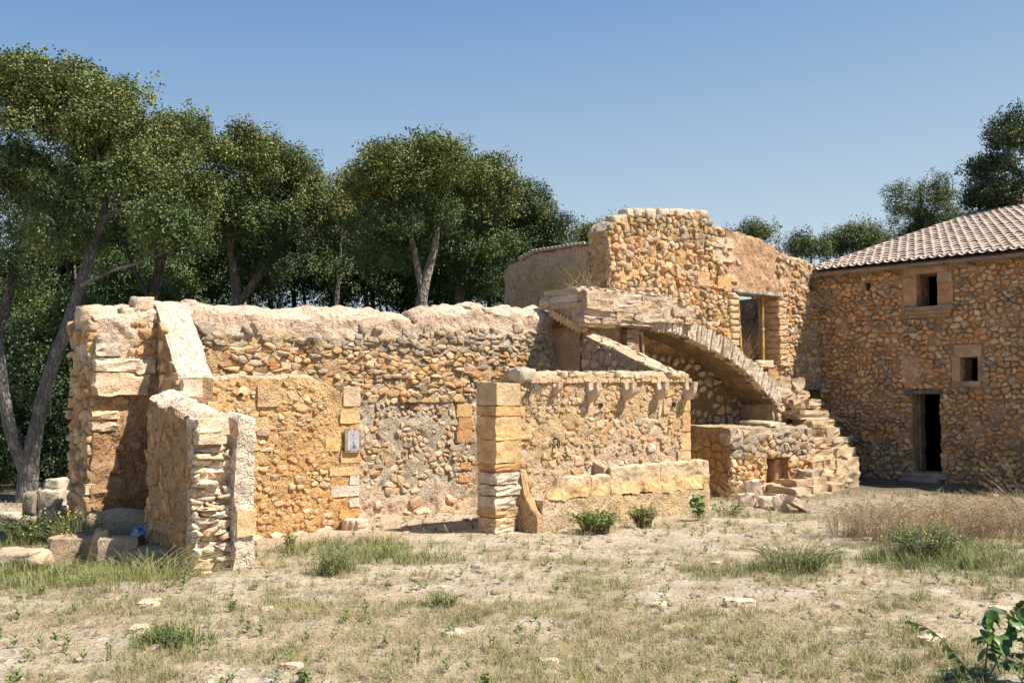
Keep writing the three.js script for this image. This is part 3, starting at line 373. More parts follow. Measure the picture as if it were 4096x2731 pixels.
// ---------------------------------------------------------------- lean-to: trough wall, pier, corbels and sloping side wall
{
  const t = thingB('lean_to_wall', 'low roofless lean-to wall with a row of stone hooks above the trough', 'wall', 10.3, 9.9), mb = new MB();
  const topF = (s) => 1.97 + 0.03 * s / 3.5 * 2 + 0.02 * n3(s * 3, 3, 5);
  const col = (u, y, v) => { const e = fbm(u * 1.8, y * 1.8, v, 3); let c = mix3(tanMortar(u, y, v), [0.6, 0.46, 0.28], 0.6); const sp = sst(1.05, 0.8, y + e * 0.5 - 0.18 * (u - 9)) * 1 + sst(0.55, 0.1, Math.hypot(u - 11.6, (y - 1.0) * 1.2) + e * 0.2); c = mix3(c, [0.66, 0.53, 0.43], cl(sp) * 0.75); for (const [a, b] of [[9.0, 1.75], [9.5, 1.75], [10.13, 1.72], [10.85, 1.75], [11.5, 1.75], [12.1, 1.7], [10.35, 1.58], [11.85, 1.62]]) c = mix3(c, [0.64, 0.5, 0.39], sst(0.22, 0.08, Math.hypot(u - a, (y - b) * 0.8) + e * 0.08) * 0.8); return c; };
  const w = wall(mb, { u0: 8.85, v0: 9.9, u1: 12.32, v1: 9.9, th: 0.4, top: topF, color: col, topColor: (u, y, v) => mix3([0.56, 0.47, 0.35], [0.5, 0.38, 0.25], cl(0.5 + fbm(u * 3, y, v * 3, 2))), cell: 0.025, amp: 0.024, freq: 5.5, bulge: 0.07 });
  wall(mb, { u0: 8.47, v0: 9.91, u1: 8.9, v1: 9.91, th: 0.33, top: 1.86, color: tanMortar, cell: 0.04, amp: 0.02, freq: 4 });
  const side = wall(mb, { u0: 11.86, v0: 11.72, u1: 11.86, v1: 9.93, th: 0.44, top: (s) => mix(2.72, 2.06, cl(s / 1.7)), color: (u, y, v) => mix3(tanMortar(u, y, v), [0.3, 0.26, 0.2], 0.4), topColor: (u, y, v) => mix3([0.56, 0.49, 0.39], [0.5, 0.4, 0.28], cl(0.5 + fbm(u * 4, y, v * 4, 2))), cell: 0.04, amp: 0.024, freq: 3.6, bulge: 0.04 });
  part(t, 'plaster_core', mb.build(), M.mortar);
  const S = (u) => u - 8.85;
  const list = masonry(w, { seed: 45, y0: 0.7, top: () => 1.9, s1: 3.3, size: 0.08, asp: 1.4, gap: 0.004, prot: 0.028, jit: 0.012, keep: (s, y) => (y < 0.95 && s > 1.0 ? 0.15 : n3(s * 1.5, y * 1.5, 3) > 0.3 ? 0.3 : 0.62), shrink: 0.75, mean: [0.57, 0.44, 0.28], blend: 0.75, pal: PAL.tan });
  list.push(...masonry(w, { seed: 42, y0: 0.5, top: () => 1.86, s1: 3.3, size: 0.16, asp: 1.3, gap: 0.012, prot: 0.024, jit: 0.012, mean: [0.56, 0.43, 0.27], blend: 0.72, keep: (s, y) => (y < 0.9 && s > 1.2 ? 0.1 : 0.42), shrink: 0.6, holes: [9.0, 9.5, 10.13, 10.85, 11.5, 12.1].map((u) => ({ s0: S(u) - 0.1, s1: S(u) + 0.1, y0: 1.55, y1: 1.95 })), pal: (s, y, r) => (r() < 0.45 ? PAL.tan : r() < 0.5 ? PAL.pale : r() < 0.5 ? PAL.grey : PAL.orange) }));
  list.push(...masonry(side, { seed: 43, y0: 1.6, top: (s) => side.top(s) - 0.06, size: 0.12, asp: 1.2, gap: 0.01, prot: 0.05, keep: 1, pal: [[0.36, 0.32, 0.26], [0.4, 0.35, 0.27], [0.3, 0.28, 0.24], [0.45, 0.37, 0.26]] }));
  list.push(...masonry(side.roof, { seed: 44, size: 0.12, asp: 1, gap: 0.006, prot: 0.02, keep: 0.8, blend: 0.2, pal: PAL.pale, base: 0.0 }));
  layStones(t, list);
  // course of broken tile under the coping
  const r = rng(77); for (let u = 8.9; u < 12.3;) { const l = mix(0.07, 0.16, r()), h = mix(0.045, 0.075, r()); part(t, 'tile_piece', rockAt(u + l / 2, 1.925 + 0.012 * (u - 8.9) + (r() - 0.5) * 0.02, 9.895 + 0.012 * r(), l * 0.95, h, 0.08, 500 + Math.floor(u * 100), { n: 2, round: 0.08, amp: 0.1, color: r() < 0.6 ? [0.58, 0.43, 0.29] : [0.58, 0.46, 0.33] }).rotateZ(0), M.stone); u += l + 0.008; }
  for (let i = 0, u = 9.05; u < 12.25; i++) { const l = mix(0.12, 0.34, r()); u += l; if (r() < 0.3) continue; part(t, 'coping_stone', rockAt(u - l / 2, 1.99 + 0.03 * n3(i * 2, 2, 2) + 0.015 * (u - 9), 10.0 + 0.1 * n3(i * 3, 1, 1), l, mix(0.06, 0.12, r()), mix(0.16, 0.3, r()), 540 + i, { n: 4, round: 0.24, amp: 0.13, color: mix3([0.56, 0.44, 0.29], [0.58, 0.5, 0.4], r()) }), M.stone); }
  part(t, 'coping_stone', rockAt(8.98, 1.99, 10.0, 0.28, 0.2, 0.3, 570, { round: 0.5, color: [0.46, 0.43, 0.37] }), M.stone);
  // the pier of hewn blocks at the doorway
  const TANB = [0.6, 0.44, 0.24], WHB = [0.56, 0.52, 0.45];
  [[1.75, 0.28, 0.42, [0.52, 0.42, 0.28]], [1.535, 0.12, 0.5, [0.56, 0.38, 0.19]], [1.36, 0.2, 0.44, TANB], [1.215, 0.09, 0.62, [0.6, 0.43, 0.22]], [1.02, 0.285, 0.44, TANB], [0.825, 0.1, 0.5, [0.56, 0.33, 0.15]], [0.68, 0.135, 0.4, WHB], [0.53, 0.125, 0.5, WHB], [0.38, 0.14, 0.36, WHB], [0.25, 0.12, 0.4, [0.5, 0.36, 0.2]], [0.12, 0.12, 0.36, [0.58, 0.46, 0.3]], [0.02, 0.1, 0.34, [0.6, 0.52, 0.4]]]
    .forEach(([y, h, l, c], i) => part(t, 'pier_block', rockAt(8.43 + l / 2, y, 10.06, l, h * 1.03, 0.4 - (i % 3) * 0.015 - (i > 5 ? 0.015 : 0), 600 + i, { n: 5, round: i < 5 ? 0.05 : 0.14, amp: i < 5 ? 0.03 : 0.085, sharp: i < 5 ? 0.75 : 0.55, color: c }), M.stone));
  [[1.58, 0.17, 0.2], [1.33, 0.27, 0.2], [1.03, 0.25, 0.24], [0.8, 0.19, 0.3]].forEach(([y, h, l], i) => part(t, 'corner_block', rockAt(12.33 - l / 2, y, 10.005, l, h, 0.24, 620 + i, { n: 4, round: 0.06, amp: 0.04, color: [[0.6, 0.44, 0.24], [0.52, 0.34, 0.18], [0.63, 0.46, 0.24], [0.6, 0.47, 0.3]][i] }), M.stone));
  // hooks: curved brackets that once held a gutter
  for (const [u, k] of [[9.48, 0.6], [10.13, 1], [10.85, 1], [11.56, 1], [12.2, 1.05]]) {
    const s = new THREE.Shape(); s.moveTo(-0.02, 0.0); s.lineTo(0.045, -0.01); s.quadraticCurveTo(0.06, -0.12, 0.1, -0.115); s.quadraticCurveTo(0.15, -0.1, 0.165, -0.005); s.lineTo(0.205, 0); s.lineTo(0.2, -0.09); s.quadraticCurveTo(0.19, -0.19, 0.11, -0.235); s.quadraticCurveTo(0.03, -0.26, -0.02, -0.26); s.closePath();
    const g = new THREE.ExtrudeGeometry(s, { depth: 0.075, bevelEnabled: true, bevelSize: 0.008, bevelThickness: 0.008, bevelSegments: 1, steps: 1 }); g.scale(k, k, 1); g.translate(0, 0, -0.0375); g.rotateY(-Math.PI / 2); g.translate(u, 1.905 + 0.008 * (u - 9), -9.9);
    const p = g.attributes.position; for (let i = 0; i < p.count; i++) { const d = jitterVec(p.getX(i), p.getY(i), p.getZ(i), 0.008, 14); p.setXYZ(i, p.getX(i) + d[0], p.getY(i) + d[1], p.getZ(i) + d[2]); } g.computeVertexNormals();
    part(t, 'stone_hook', paint(g, [0.56, 0.47, 0.37], 0.3), M.stone);
  }
  tag(part(t, 'dry_tuft', (() => { const gs = [], q = rng(15); for (let i = 0; i < 70; i++) { const a = q() * 6.28, l = 0.08 + q() * 0.16; gs.push(tube([[0, 0, 0], [Math.cos(a) * l * 0.5, -l * 0.2, l * 0.5], [Math.cos(a) * l * 0.7, -l * (0.6 + q()), l * 0.4 * q()]], [0.003, 0.0015], 3, [0.14, 0.11, 0.09], 2)); } return mergeGeometries(gs).translate(9.02, 1.88, -9.86); })(), M.blade), 'dry grey weed hanging under the coping');
  const pipe = new THREE.CylinderGeometry(0.035, 0.035, 0.06, 14); pipe.rotateX(Math.PI / 2); pipe.translate(11.92, 1.6, -9.88); part(t, 'pipe_end', pipe, M.dark);
  const hole = new THREE.CylinderGeometry(0.035, 0.028, 0.05, 9); hole.rotateX(Math.PI / 2); hole.translate(10.36, 1.6, -9.89); part(t, 'drain_hole', hole, M.dark);
}
{ const t = thingB('iron_ring', 'small rusty iron tether ring hanging on the trough wall', 'ring', 9.5, 9.86); const g = new THREE.TorusGeometry(0.055, 0.009, 6, 20); g.scale(0.7, 1, 1); g.rotateY(0.5); g.translate(9.5, 1.09, -9.84); part(t, 'ring', g, M.iron); part(t, 'spike', tube([[9.47, 1.16, -9.92], [9.49, 1.15, -9.83], [9.5, 1.12, -9.83]], [0.012, 0.01], 6), M.iron); }
{ // the long stone trough
  const t = thingB('stone_trough', 'long weathered stone trough built against the low wall', 'trough', 10.7, 9.7), mb = new MB();
  const base = (u, y, v) => { const e = fbm(u * 2, y * 2, v * 2, 3); return mix3([0.62, 0.46, 0.28], [0.6, 0.5, 0.37], cl(0.5 + e * 1.4)); };
  wall(mb, { u0: 8.98, v0: 9.6, u1: 12.42, v1: 9.6, th: 0.32, top: (s) => 0.39 - 0.015 * s, color: base, cell: 0.03, amp: 0.02, freq: 4, bulge: 0 }); part(t, 'base', mb.build(), M.mortar);
  const tb = (u, y, v) => mix3([0.62, 0.45, 0.25], [0.5, 0.44, 0.35], cl(sst(0.48, 0.66, y + 0.06 * fbm(u * 3, y * 3, 1)) * 0.75 + fbm(u * 5, y * 5, v * 5) * 0.4));
  const slab = (u0, u1, y0, y1, i, cut) => { const m = new MB(), T = (s) => y1 - cut * Math.max(0, 0.2 - s) + 0.012 * n3((u0 + s) * 5, 1, 1); wall(m, { u0, v0: 9.605, u1, v1: 9.605, th: 0.1, y0, top: T, color: tb, cell: 0.025, amp: 0.034, freq: 5, bulge: 0.025 }); part(t, 'trough_slab', m.build(), M.stone); };
  slab(9.1, 9.86, 0.385, 0.655, 1, 1.3); slab(9.87, 10.25, 0.375, 0.645, 2, 0); slab(10.26, 11.3, 0.37, 0.745, 3, 0); slab(11.31, 12.4, 0.355, 0.75, 4, 0);
  const c = new MB(); wall(c, { u0: 12.3, v0: 9.88, u1: 12.3, v1: 9.61, th: 0.11, y0: 0.3, top: 0.74, color: tb, cell: 0.04, amp: 0.01, freq: 5 }); part(t, 'end_slab', c.build(), M.stone);
  const p = new MB(); wall(p, { u0: 10.21, v0: 9.9, u1: 10.21, v1: 9.7, th: 0.07, y0: 0.4, top: (s) => 0.82 - 0.35 * s, color: tb, cell: 0.04, amp: 0.015, freq: 5 }); part(t, 'divider', p.build(), M.stone);
  const e = new MB(); wall(e, { u0: 8.86, v0: 9.9, u1: 8.86, v1: 9.58, th: 0.11, y0: -0.1, top: (s) => 0.76 - 0.28 * sst(0, 0.1, s) - 0.9 * s * sst(0.05, 0.2, s), color: (u, y, v) => mix3([0.56, 0.36, 0.17], [0.58, 0.47, 0.33], cl(0.4 + fbm(u * 4, y * 4, v * 4) * 1.4)), cell: 0.03, amp: 0.022, freq: 5 }); tag(part(t, 'end_slab', e.build(), M.mortar), 'broken orange end slab');
  part(t, 'lime_lining', box(9.05, 12.35, 0.34, 0.38, 9.7, 9.89, [0.6, 0.5, 0.42]), M.mortar);
}

// ---------------------------------------------------------------- the gabled ruin
const lerpTab = (tab) => (x) => { if (x <= tab[0][0]) return tab[0][1]; for (let i = 1; i < tab.length; i++) if (x < tab[i][0]) return mix(tab[i - 1][1], tab[i][1], (x - tab[i - 1][0]) / (tab[i][0] - tab[i - 1][0])); return tab[tab.length - 1][1]; };
function barrel(len, r0, r1, th, c, seg = 7) {        // one curved roof tile, open end towards -x, crown up
  const P = [], I = [], U = [], ring = (x, r) => { for (let j = 0; j <= seg; j++) { const a = Math.PI * (0.04 + 0.92 * j / seg); P.push(x, Math.sin(a) * r, -Math.cos(a) * r); U.push(x, a * r); } };
  ring(0, r0); ring(len, r1); ring(0, r0 - th); ring(len, r1 - th); ring(0, r0); ring(0, r0 - th);
  const n = seg + 1, st = (a, b, f) => { for (let j = 0; j < seg; j++) { const q = [a * n + j, a * n + j + 1, b * n + j, b * n + j + 1]; f ? I.push(q[0], q[1], q[2], q[1], q[3], q[2]) : I.push(q[0], q[2], q[1], q[1], q[2], q[3]); } };
  st(0, 1, true); st(2, 3, false); st(4, 5, false);
  const g = new THREE.BufferGeometry(); g.setAttribute('position', new THREE.Float32BufferAttribute(P, 3)); g.setAttribute('uv', new THREE.Float32BufferAttribute(U, 2)); g.setIndex(I); g.computeVertexNormals(); return paint(g, c, 0.12);
}
{
  const t = thingB('ruined_house', 'roofless gabled stone ruin with a propped doorway above the outside stair', 'ruin', 16.5, 12.6);
  const top = lerpTab([[13.2, 4.62], [13.3, 4.8], [13.65, 4.88], [13.8, 5.0], [14.6, 5.1], [15.6, 5.2], [16.1, 5.24], [16.22, 5.08], [16.7, 5.04], [17.3, 4.99], [17.85, 4.9], [18.4, 4.8], [18.95, 4.66], [19.5, 4.62], [20.1, 4.6]]);
  const col = (u, y, v) => {
    const e = fbm(u * 1.5, y * 1.5, v, 3); let c = mix3(orangePlaster(u, y, v), [0.58, 0.36, 0.15], 0.45);
    const plast = sst(16.2, 16.6, u + e * 0.4) * sst(3.75, 3.95, y + e * 0.2) * (1 - sst(18.7, 19.3, u + e * 0.6)); c = mix3(c, mix3([0.6, 0.42, 0.28], [0.55, 0.36, 0.22], cl(0.5 + fbm(u * 5, y * 3, v, 2))), plast);
    c = mix3(c, [0.42, 0.33, 0.24], sst(19.0, 19.6, u + e) * 0.6); return mix3(c, [0.1, 0.07, 0.045], sst(2.75, 2.4, y) * (1 - sst(17.6, 18.4, u)) * 0.8);  // last mix paints the deep shade under the stair arch into the wall
  };
  const mb = new MB(), S = (u) => u - 13.2;
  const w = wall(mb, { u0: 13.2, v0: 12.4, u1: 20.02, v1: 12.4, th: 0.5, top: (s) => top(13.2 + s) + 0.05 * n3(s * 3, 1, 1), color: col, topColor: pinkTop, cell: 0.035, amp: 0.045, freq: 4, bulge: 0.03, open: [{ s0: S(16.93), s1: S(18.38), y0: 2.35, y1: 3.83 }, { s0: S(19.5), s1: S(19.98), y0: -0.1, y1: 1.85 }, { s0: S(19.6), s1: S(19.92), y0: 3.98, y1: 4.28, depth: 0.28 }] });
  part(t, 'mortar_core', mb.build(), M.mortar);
  const list = masonry(w, { seed: 51, y0: 2.75, s1: S(16.6), size: 0.118, asp: 1.2, drop: 0.15, jit: 0.028, gap: 0.005, prot: 0.085, shrink: 0.84, mean: [0.53, 0.385, 0.22], blend: 0.62, keep: (s, y) => (y > 4.5 ? 0.98 : 0.85), top: (s) => w.top(s) + 0.03, pal: (s, y, r) => (y > 4.6 ? (r() < 0.6 ? PAL.grey : PAL.tan) : r() < 0.7 ? PAL.tan : r() < 0.5 ? PAL.pale : PAL.orange) });
  list.push(...masonry(w, { seed: 52, y0: 2.0, s0: S(18.4), size: 0.115, asp: 1.2, drop: 0.15, jit: 0.028, gap: 0.006, prot: 0.08, shrink: 0.84, blend: 0.5, keep: (s, y) => (y > 4.1 ? 0.55 : 0.93), pal: (s, y, r) => (r() < 0.5 ? PAL.tan : r() < 0.5 ? PAL.grey : PAL.house) }));
  list.push(...masonry(w, { seed: 53, y0: 3.95, s0: S(16.6), s1: S(18.9), size: 0.22, asp: 1.4, gap: 0.02, prot: 0.012, shrink: 0.6, keep: 0.25, top: (s) => w.top(s) - 0.1, pal: [[0.62, 0.46, 0.3], [0.6, 0.42, 0.26], [0.64, 0.52, 0.4]] }));
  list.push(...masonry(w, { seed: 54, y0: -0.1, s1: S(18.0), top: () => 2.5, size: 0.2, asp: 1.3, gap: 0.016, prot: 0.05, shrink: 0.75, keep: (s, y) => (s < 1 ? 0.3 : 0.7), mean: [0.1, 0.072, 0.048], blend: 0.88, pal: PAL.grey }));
  list.push(...masonry(w.end(-1), { seed: 58, y0: 3.4, size: 0.14, asp: 1.2, gap: 0.01, prot: 0.045, shrink: 0.75, keep: 0.85, pal: PAL.tan }));
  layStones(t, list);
  for (let i = 0; i < 16; i++) { const u = 13.45 + i * 0.17; part(t, 'cap_stone', rockAt(u, top(u) + 0.03, 12.5 + 0.1 * n3(i, 3, 3), 0.2, 0.17, 0.24, 700 + i, { round: 0.45, color: mix3([0.5, 0.44, 0.35], [0.6, 0.52, 0.43], (i * 0.37) % 1) }), M.stone); }
  [[16.55, 4.75, 0.55, 0.2, [0.62, 0.54, 0.43]], [16.45, 4.48, 0.65, 0.22, [0.6, 0.5, 0.36]], [15.9, 3.98, 0.45, 0.27, [0.6, 0.42, 0.24]], [16.5, 3.95, 0.42, 0.25, [0.6, 0.4, 0.2]]].forEach(([u, y, a, b, c], i) => part(t, 'hewn_block', rockAt(u, y, 12.43, a, b, 0.16, 730 + i, { n: 4, round: 0.07, amp: 0.05, color: c }), M.stone));
  // broken jamb stones at the right of the doorway
  for (let i = 0; i < 11; i++) part(t, 'jamb_stone', rockAt(18.5 + 0.07 * n3(i * 2, 4, 4), 2.4 + i * 0.125, 12.5, 0.3 + 0.08 * n3(i, 7, 7), 0.11, 0.34, 740 + i, { n: 4, round: 0.1, amp: 0.09, color: [0.6, 0.44, 0.28] }), M.stone);
  for (let i = 0; i < 10; i++) part(t, 'jamb_stone', rockAt(16.84 + 0.04 * n3(i * 2, 4, 9), 2.5 + i * 0.135, 12.5, 0.26, 0.125, 0.3, 760 + i, { n: 3, round: 0.25, amp: 0.08, color: [0.58, 0.46, 0.32] }), M.stone);
  // left side wall with a row of small tiles bedded on it
  const sb = new MB(), stop = lerpTab([[0, 4.1], [0.14, 4.3], [0.6, 4.33], [0.8, 4.42], [2.8, 4.44]]);
  const sw = wall(sb, { u0: 13.2, v0: 15.2, u1: 13.2, v1: 12.88, th: 0.45, top: stop, y0: 0, color: (u, y, v) => { const e = fbm(1, y * 1.6, v * 1.6, 3), f = fbm(5, y * 0.9, v * 5, 2); let c = mix3([0.62, 0.47, 0.3], [0.54, 0.39, 0.23], cl(0.5 + e * 1.5)); c = mix3(c, [0.68, 0.6, 0.52], cl(f * 2.2 - 0.25) * 0.7); return mix3(c, PINK, Math.max(sst(4.1, 4.25, y + e * 0.2), sst(14.75, 14.95, v + e * 0.2))); }, topColor: pinkTop, cell: 0.05, amp: 0.022, freq: 3 });
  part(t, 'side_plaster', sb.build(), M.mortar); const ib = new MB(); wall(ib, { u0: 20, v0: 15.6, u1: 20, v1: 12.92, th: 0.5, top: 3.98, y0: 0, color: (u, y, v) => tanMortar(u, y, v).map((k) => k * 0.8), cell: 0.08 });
  part(t, 'inner_core', ib.build(), M.mortar);
  layStones(t, masonry(sw, { seed: 55, y0: 3.0, size: 0.16, asp: 1.2, gap: 0.03, prot: 0.01, shrink: 0.5, keep: 0.25, top: (s) => stop(s) - 0.3, pal: PAL.grey }), 'stone', 'rubble', M.stone, 60);
  const iw = { at: (s, y, q) => [20 - q, y, -(15.6 - s)], L: 2.68, top: () => 3.98, y0: 2, open: [] };
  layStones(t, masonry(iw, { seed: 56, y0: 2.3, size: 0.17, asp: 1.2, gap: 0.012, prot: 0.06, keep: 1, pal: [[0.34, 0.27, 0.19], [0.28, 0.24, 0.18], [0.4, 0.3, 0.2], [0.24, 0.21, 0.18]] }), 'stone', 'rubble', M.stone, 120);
  for (let i = 0; i < 17; i++) { const g = barrel(0.4, 0.066, 0.066, 0.012, [0.82, 0.74, 0.66], 6); g.translate(13.1, 4.44 - 0.03 * Math.max(0, 3 - i), -(14.62 - i * 0.105)); part(t, 'roof_tile', g, M.tile); }
  const fl = box(13.3, 20, 2.2, 2.34, 12.92, 16, [0.45, 0.36, 0.26]); part(t, 'upper_floor', fl, M.mortar);
  part(t, 'lintel_board', box(16.8, 18.5, 3.8, 3.86, 12.34, 12.6, [0.62, 0.55, 0.45], 0.2), M.wood); part(t, 'lintel_board', box(16.78, 18.52, 3.8, 3.855, 12.62, 12.88, [0.5, 0.42, 0.32], 0.2), M.wood);
  part(t, 'lintel_beam', box(19.3, 20.0, 1.85, 2.0, 12.33, 12.6, [0.42, 0.36, 0.29], 0.2), M.wood);
  part(t, 'sill_stone', rockAt(17.75, 2.36, 12.4, 0.5, 0.16, 0.3, 780, { n: 4, round: 0.15, color: [0.58, 0.5, 0.38] }), M.stone); part(t, 'sill_stone', rockAt(17.3, 2.34, 12.45, 0.4, 0.12, 0.3, 781, { n: 4, round: 0.15, color: [0.56, 0.48, 0.36] }), M.stone);
}
const YEL = [0.6, 0.36, 0.1];
for (const [u0, u1, v, lab] of [[17.0, 17.12, 12.42, 'yellow prop post leaning at the left side of the upper doorway'], [17.98, 17.98, 12.5, 'yellow prop post upright in the right half of the upper doorway']]) {
  const t = thingB('prop_post', lab, 'prop', u0, v); part(t, 'post', tube([[u0, 3.8, -v], [(u0 + u1) / 2, 3.1, -v], [u1, 2.34, -v]], [0.034, 0.034], 10, YEL), M.wood);
  part(t, 'head', box(u0 - 0.07, u0 + 0.07, 3.77, 3.8, v - 0.07, v + 0.07, [0.4, 0.27, 0.12]), M.wood); part(t, 'collar', new THREE.CylinderGeometry(0.041, 0.041, 0.05, 12).translate((u0 + u1) / 2, 3.1, -v), std({ color: new THREE.Color(0.6, 0.5, 0.35) }));
}
{ const t = thingB('prop_post', 'pale timber post under the left springing of the stair arch', 'prop', 13.33, 11.7); part(t, 'post', tube([[13.27, 2.84, -11.7], [13.31, 2.4, -11.7], [13.4, 1.1, -11.7], [13.45, -0.05, -11.7]], [0.034, 0.036], 10, [0.58, 0.36, 0.2]), M.wood); part(t, 'head', box(13.17, 13.39, 2.82, 2.855, 11.6, 11.8, [0.2, 0.15, 0.1]), M.wood); }

// ---------------------------------------------------------------- the outside stair on its arch
{
  const t = thingB('stone_stair', 'weathered outside stone stair climbing over a half arch to a landing', 'stair', 15, 12), mb = new MB(), V0 = 11.62, V1 = 12.38;
  const upper = lerpTab([[11.74, 3.36], [14.1, 3.36], [14.4, 3.02], [15.03, 2.87], [15.73, 2.62], [16.24, 2.34], [16.74, 2.17], [17.3, 2.0]]), lower = lerpTab([[13.15, 2.84], [13.4, 2.88], [14.07, 2.82], [14.76, 2.66], [15.51, 2.44], [16.07, 2.19], [16.54, 1.91], [16.93, 1.66], [17.3, 1.3]]);
  const rock1 = (u, y, v) => mix3([0.5, 0.42, 0.33], [0.4, 0.3, 0.2], cl(0.5 + fbm(u * 2, y * 5, v * 2, 3) * 1.4)), soff = (u, y, v) => mix3([0.24, 0.18, 0.115], [0.15, 0.11, 0.07], cl(0.5 + fbm(u * 6, y * 3, v * 2, 3) * 1.6));  // soff: darker tones that paint the shade under the arch
  const U = (i) => mix(13.15, 17.3, i), o = { cell: 0.04, amp: 0.025, freq: 3 };
  mb.patch((i, j) => [U(i), mix(lower(U(i)), upper(U(i)), j), -V0], 4.2, 0.5, { ...o, color: rock1 });
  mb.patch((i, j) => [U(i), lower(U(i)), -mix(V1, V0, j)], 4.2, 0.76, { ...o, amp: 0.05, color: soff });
  mb.patch((i, j) => [U(i), upper(U(i)), -mix(V0, V1, j)], 4.2, 0.76, { ...o, color: rock1 });
  mb.patch((i, j) => [mix(11.74, 13.15, i), mix(2.86, 3.36, j), -V0], 1.4, 0.5, { ...o, color: rock1 });
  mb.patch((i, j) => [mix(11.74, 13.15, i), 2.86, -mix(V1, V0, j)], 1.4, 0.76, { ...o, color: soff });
  mb.patch((i, j) => [mix(11.74, 13.15, i), 3.36, -mix(V0, V1, j)], 1.4, 0.76, { ...o, color: rock1 });
  mb.patch((i, j) => { const v = mix(V1 + 0.05, V0, i); return [11.74, mix(mix(3.16, 2.84, i), 3.36, j), -v]; }, 0.8, 0.5, { ...o, color: rock1 });
  wall(mb, { u0: 11.86, v0: 11.78, u1: 13.15, v1: 11.78, th: 0.62, top: 2.9, color: (u, y, v) => mix3([0.44, 0.31, 0.21], [0.36, 0.25, 0.16], cl(0.5 + fbm(u * 3, y * 3, v * 3) * 1.5)), amp: 0.04, freq: 4 });
  // the solid mass under the foot of the arch
  wall(mb, { u0: 17.05, v0: 11.62, u1: 19.3, v1: 11.62, th: 0.8, top: (s) => mix(2.05, 1.35, cl(s / 1.6)), color: (u, y, v) => mix3(tanMortar(u, y, v), [0.44, 0.36, 0.27], 0.4), amp: 0.05, freq: 3 });
  part(t, 'rubble_core', mb.build(), M.layered);
  // thin slabs on edge that make the white weathered arch ring
  const r = rng(91), ring = []; for (let u = 13.42; u < 17.2;) { const s = 0.03 + r() * 0.05; ring.push([u, s]); u += s; }
  ring.forEach(([u, s], i) => { const b = lower(u), a = Math.max(b + 0.2, Math.min(upper(u) + 0.03, b + 0.36)) + (r() - 0.5) * 0.05, sl = Math.atan2(lower(u + 0.1) - lower(u - 0.1), 0.2); const g = rock(s * 1.05, (a - b) * mix(0.9, 1.08, r()) * Math.cos(sl) + 0.03, 0.2, 800 + i, { n: 3, round: 0.12, amp: 0.14, color: mix3([0.76, 0.68, 0.58], [0.58, 0.49, 0.39], r()) }); g.rotateZ(sl * 0.8); g.translate(u + s / 2, (a + b) / 2, -(V0 + 0.075 - r() * 0.055)); part(t, 'arch_stone', g, M.layered); });
  const slab = (name, u, y, v, w, h, d, i, c, e = {}) => part(t, name, rockAt(u, y, v, w, h, d, 900 + i, { n: 6, round: 0.1, amp: 0.13, color: c, ...e }), M.layered);
  const LC = [[0.6, 0.52, 0.43], [0.54, 0.45, 0.34], [0.62, 0.55, 0.47], [0.5, 0.4, 0.29]];
  let k = 0; for (let y = 3.42, row = 0; y > 2.92; row++) { const h = mix(0.07, 0.16, r()), uA = row > 3 ? 12.5 : 11.7, uB = y > 3.3 ? 14.05 : y > 3.1 ? 14.45 : y > 3 ? 14.3 : 13.4; for (let u = uA; u < uB - 0.05;) { const l = Math.min(mix(0.25, 0.8, r()), uB - u); slab('landing_slab', u + l / 2, y - h / 2 + 0.02 * n3(k, 1, 1), V0 + 0.08 - 0.1 * r(), l, h * 1.04, 0.3, k++, mix3(LC[k % 4], [0.52, 0.4, 0.27], r() * 0.8), { amp: 0.085, sharp: 0.7, n: 5 }); u += l; } y -= h; }
  slab('landing_block', 12.1, 2.98, V0 + 0.06, 0.76, 0.28, 0.26, k++, [0.62, 0.5, 0.34], { amp: 0.03 });
  for (const [y, h] of [[3.42, 0.1], [3.31, 0.11], [3.2, 0.1]]) slab('landing_slab', 11.82, y, 12.05, 0.26, h, 0.8, k++, LC[k % 4], { amp: 0.06 });
  for (let i = 0; i < 8; i++) part(t, 'springer_stone', rock(0.24, 0.16, 0.075, 960 + i, { n: 3, round: 0.1, amp: 0.06, color: mix3([0.6, 0.46, 0.27], [0.5, 0.37, 0.22], r()) }).rotateX(-0.45).translate(11.8, 3.1 - i * 0.038, -(12.3 - i * 0.085)), M.stone);
  for (let i = 0; i < 12; i++) slab('capping_stone', 11.9 + i * 0.2, 3.47 + 0.02 * n3(i, 5, 1), 11.8 + 0.15 * n3(i, 1, 5), 0.24, 0.07, 0.3, 970 + i, mix3([0.62, 0.55, 0.47], [0.52, 0.44, 0.34], r()));
  slab('landing_block', 11.75, 3.27, 12.42, 0.2, 0.2, 0.2, k++, [0.58, 0.5, 0.4], { round: 0.4 });
  for (let i = 0; i < 7; i++) slab('springer_stone', 13.0 + 0.03 * n3(i, 2, 2), 2.3 + i * 0.085, 11.74, 0.3, 0.08, 0.2, 990 + i, [0.42, 0.31, 0.22], { n: 4 });
  // stones of the mass at the foot of the arch and the steps above it
  const mass = { at: (s, y, w) => [17.1 + s, y, -(11.62 - w)], L: 1.9, top: (s) => mix(2.05, 1.4, cl(s / 1.6)), y0: 0, open: [] };
  layStones(t, masonry(mass, { seed: 57, y0: 1.2, size: 0.17, asp: 1.6, gap: 0.01, prot: 0.09, pal: (s, y, q) => (q() < 0.6 ? PAL.pale : PAL.tan) }));
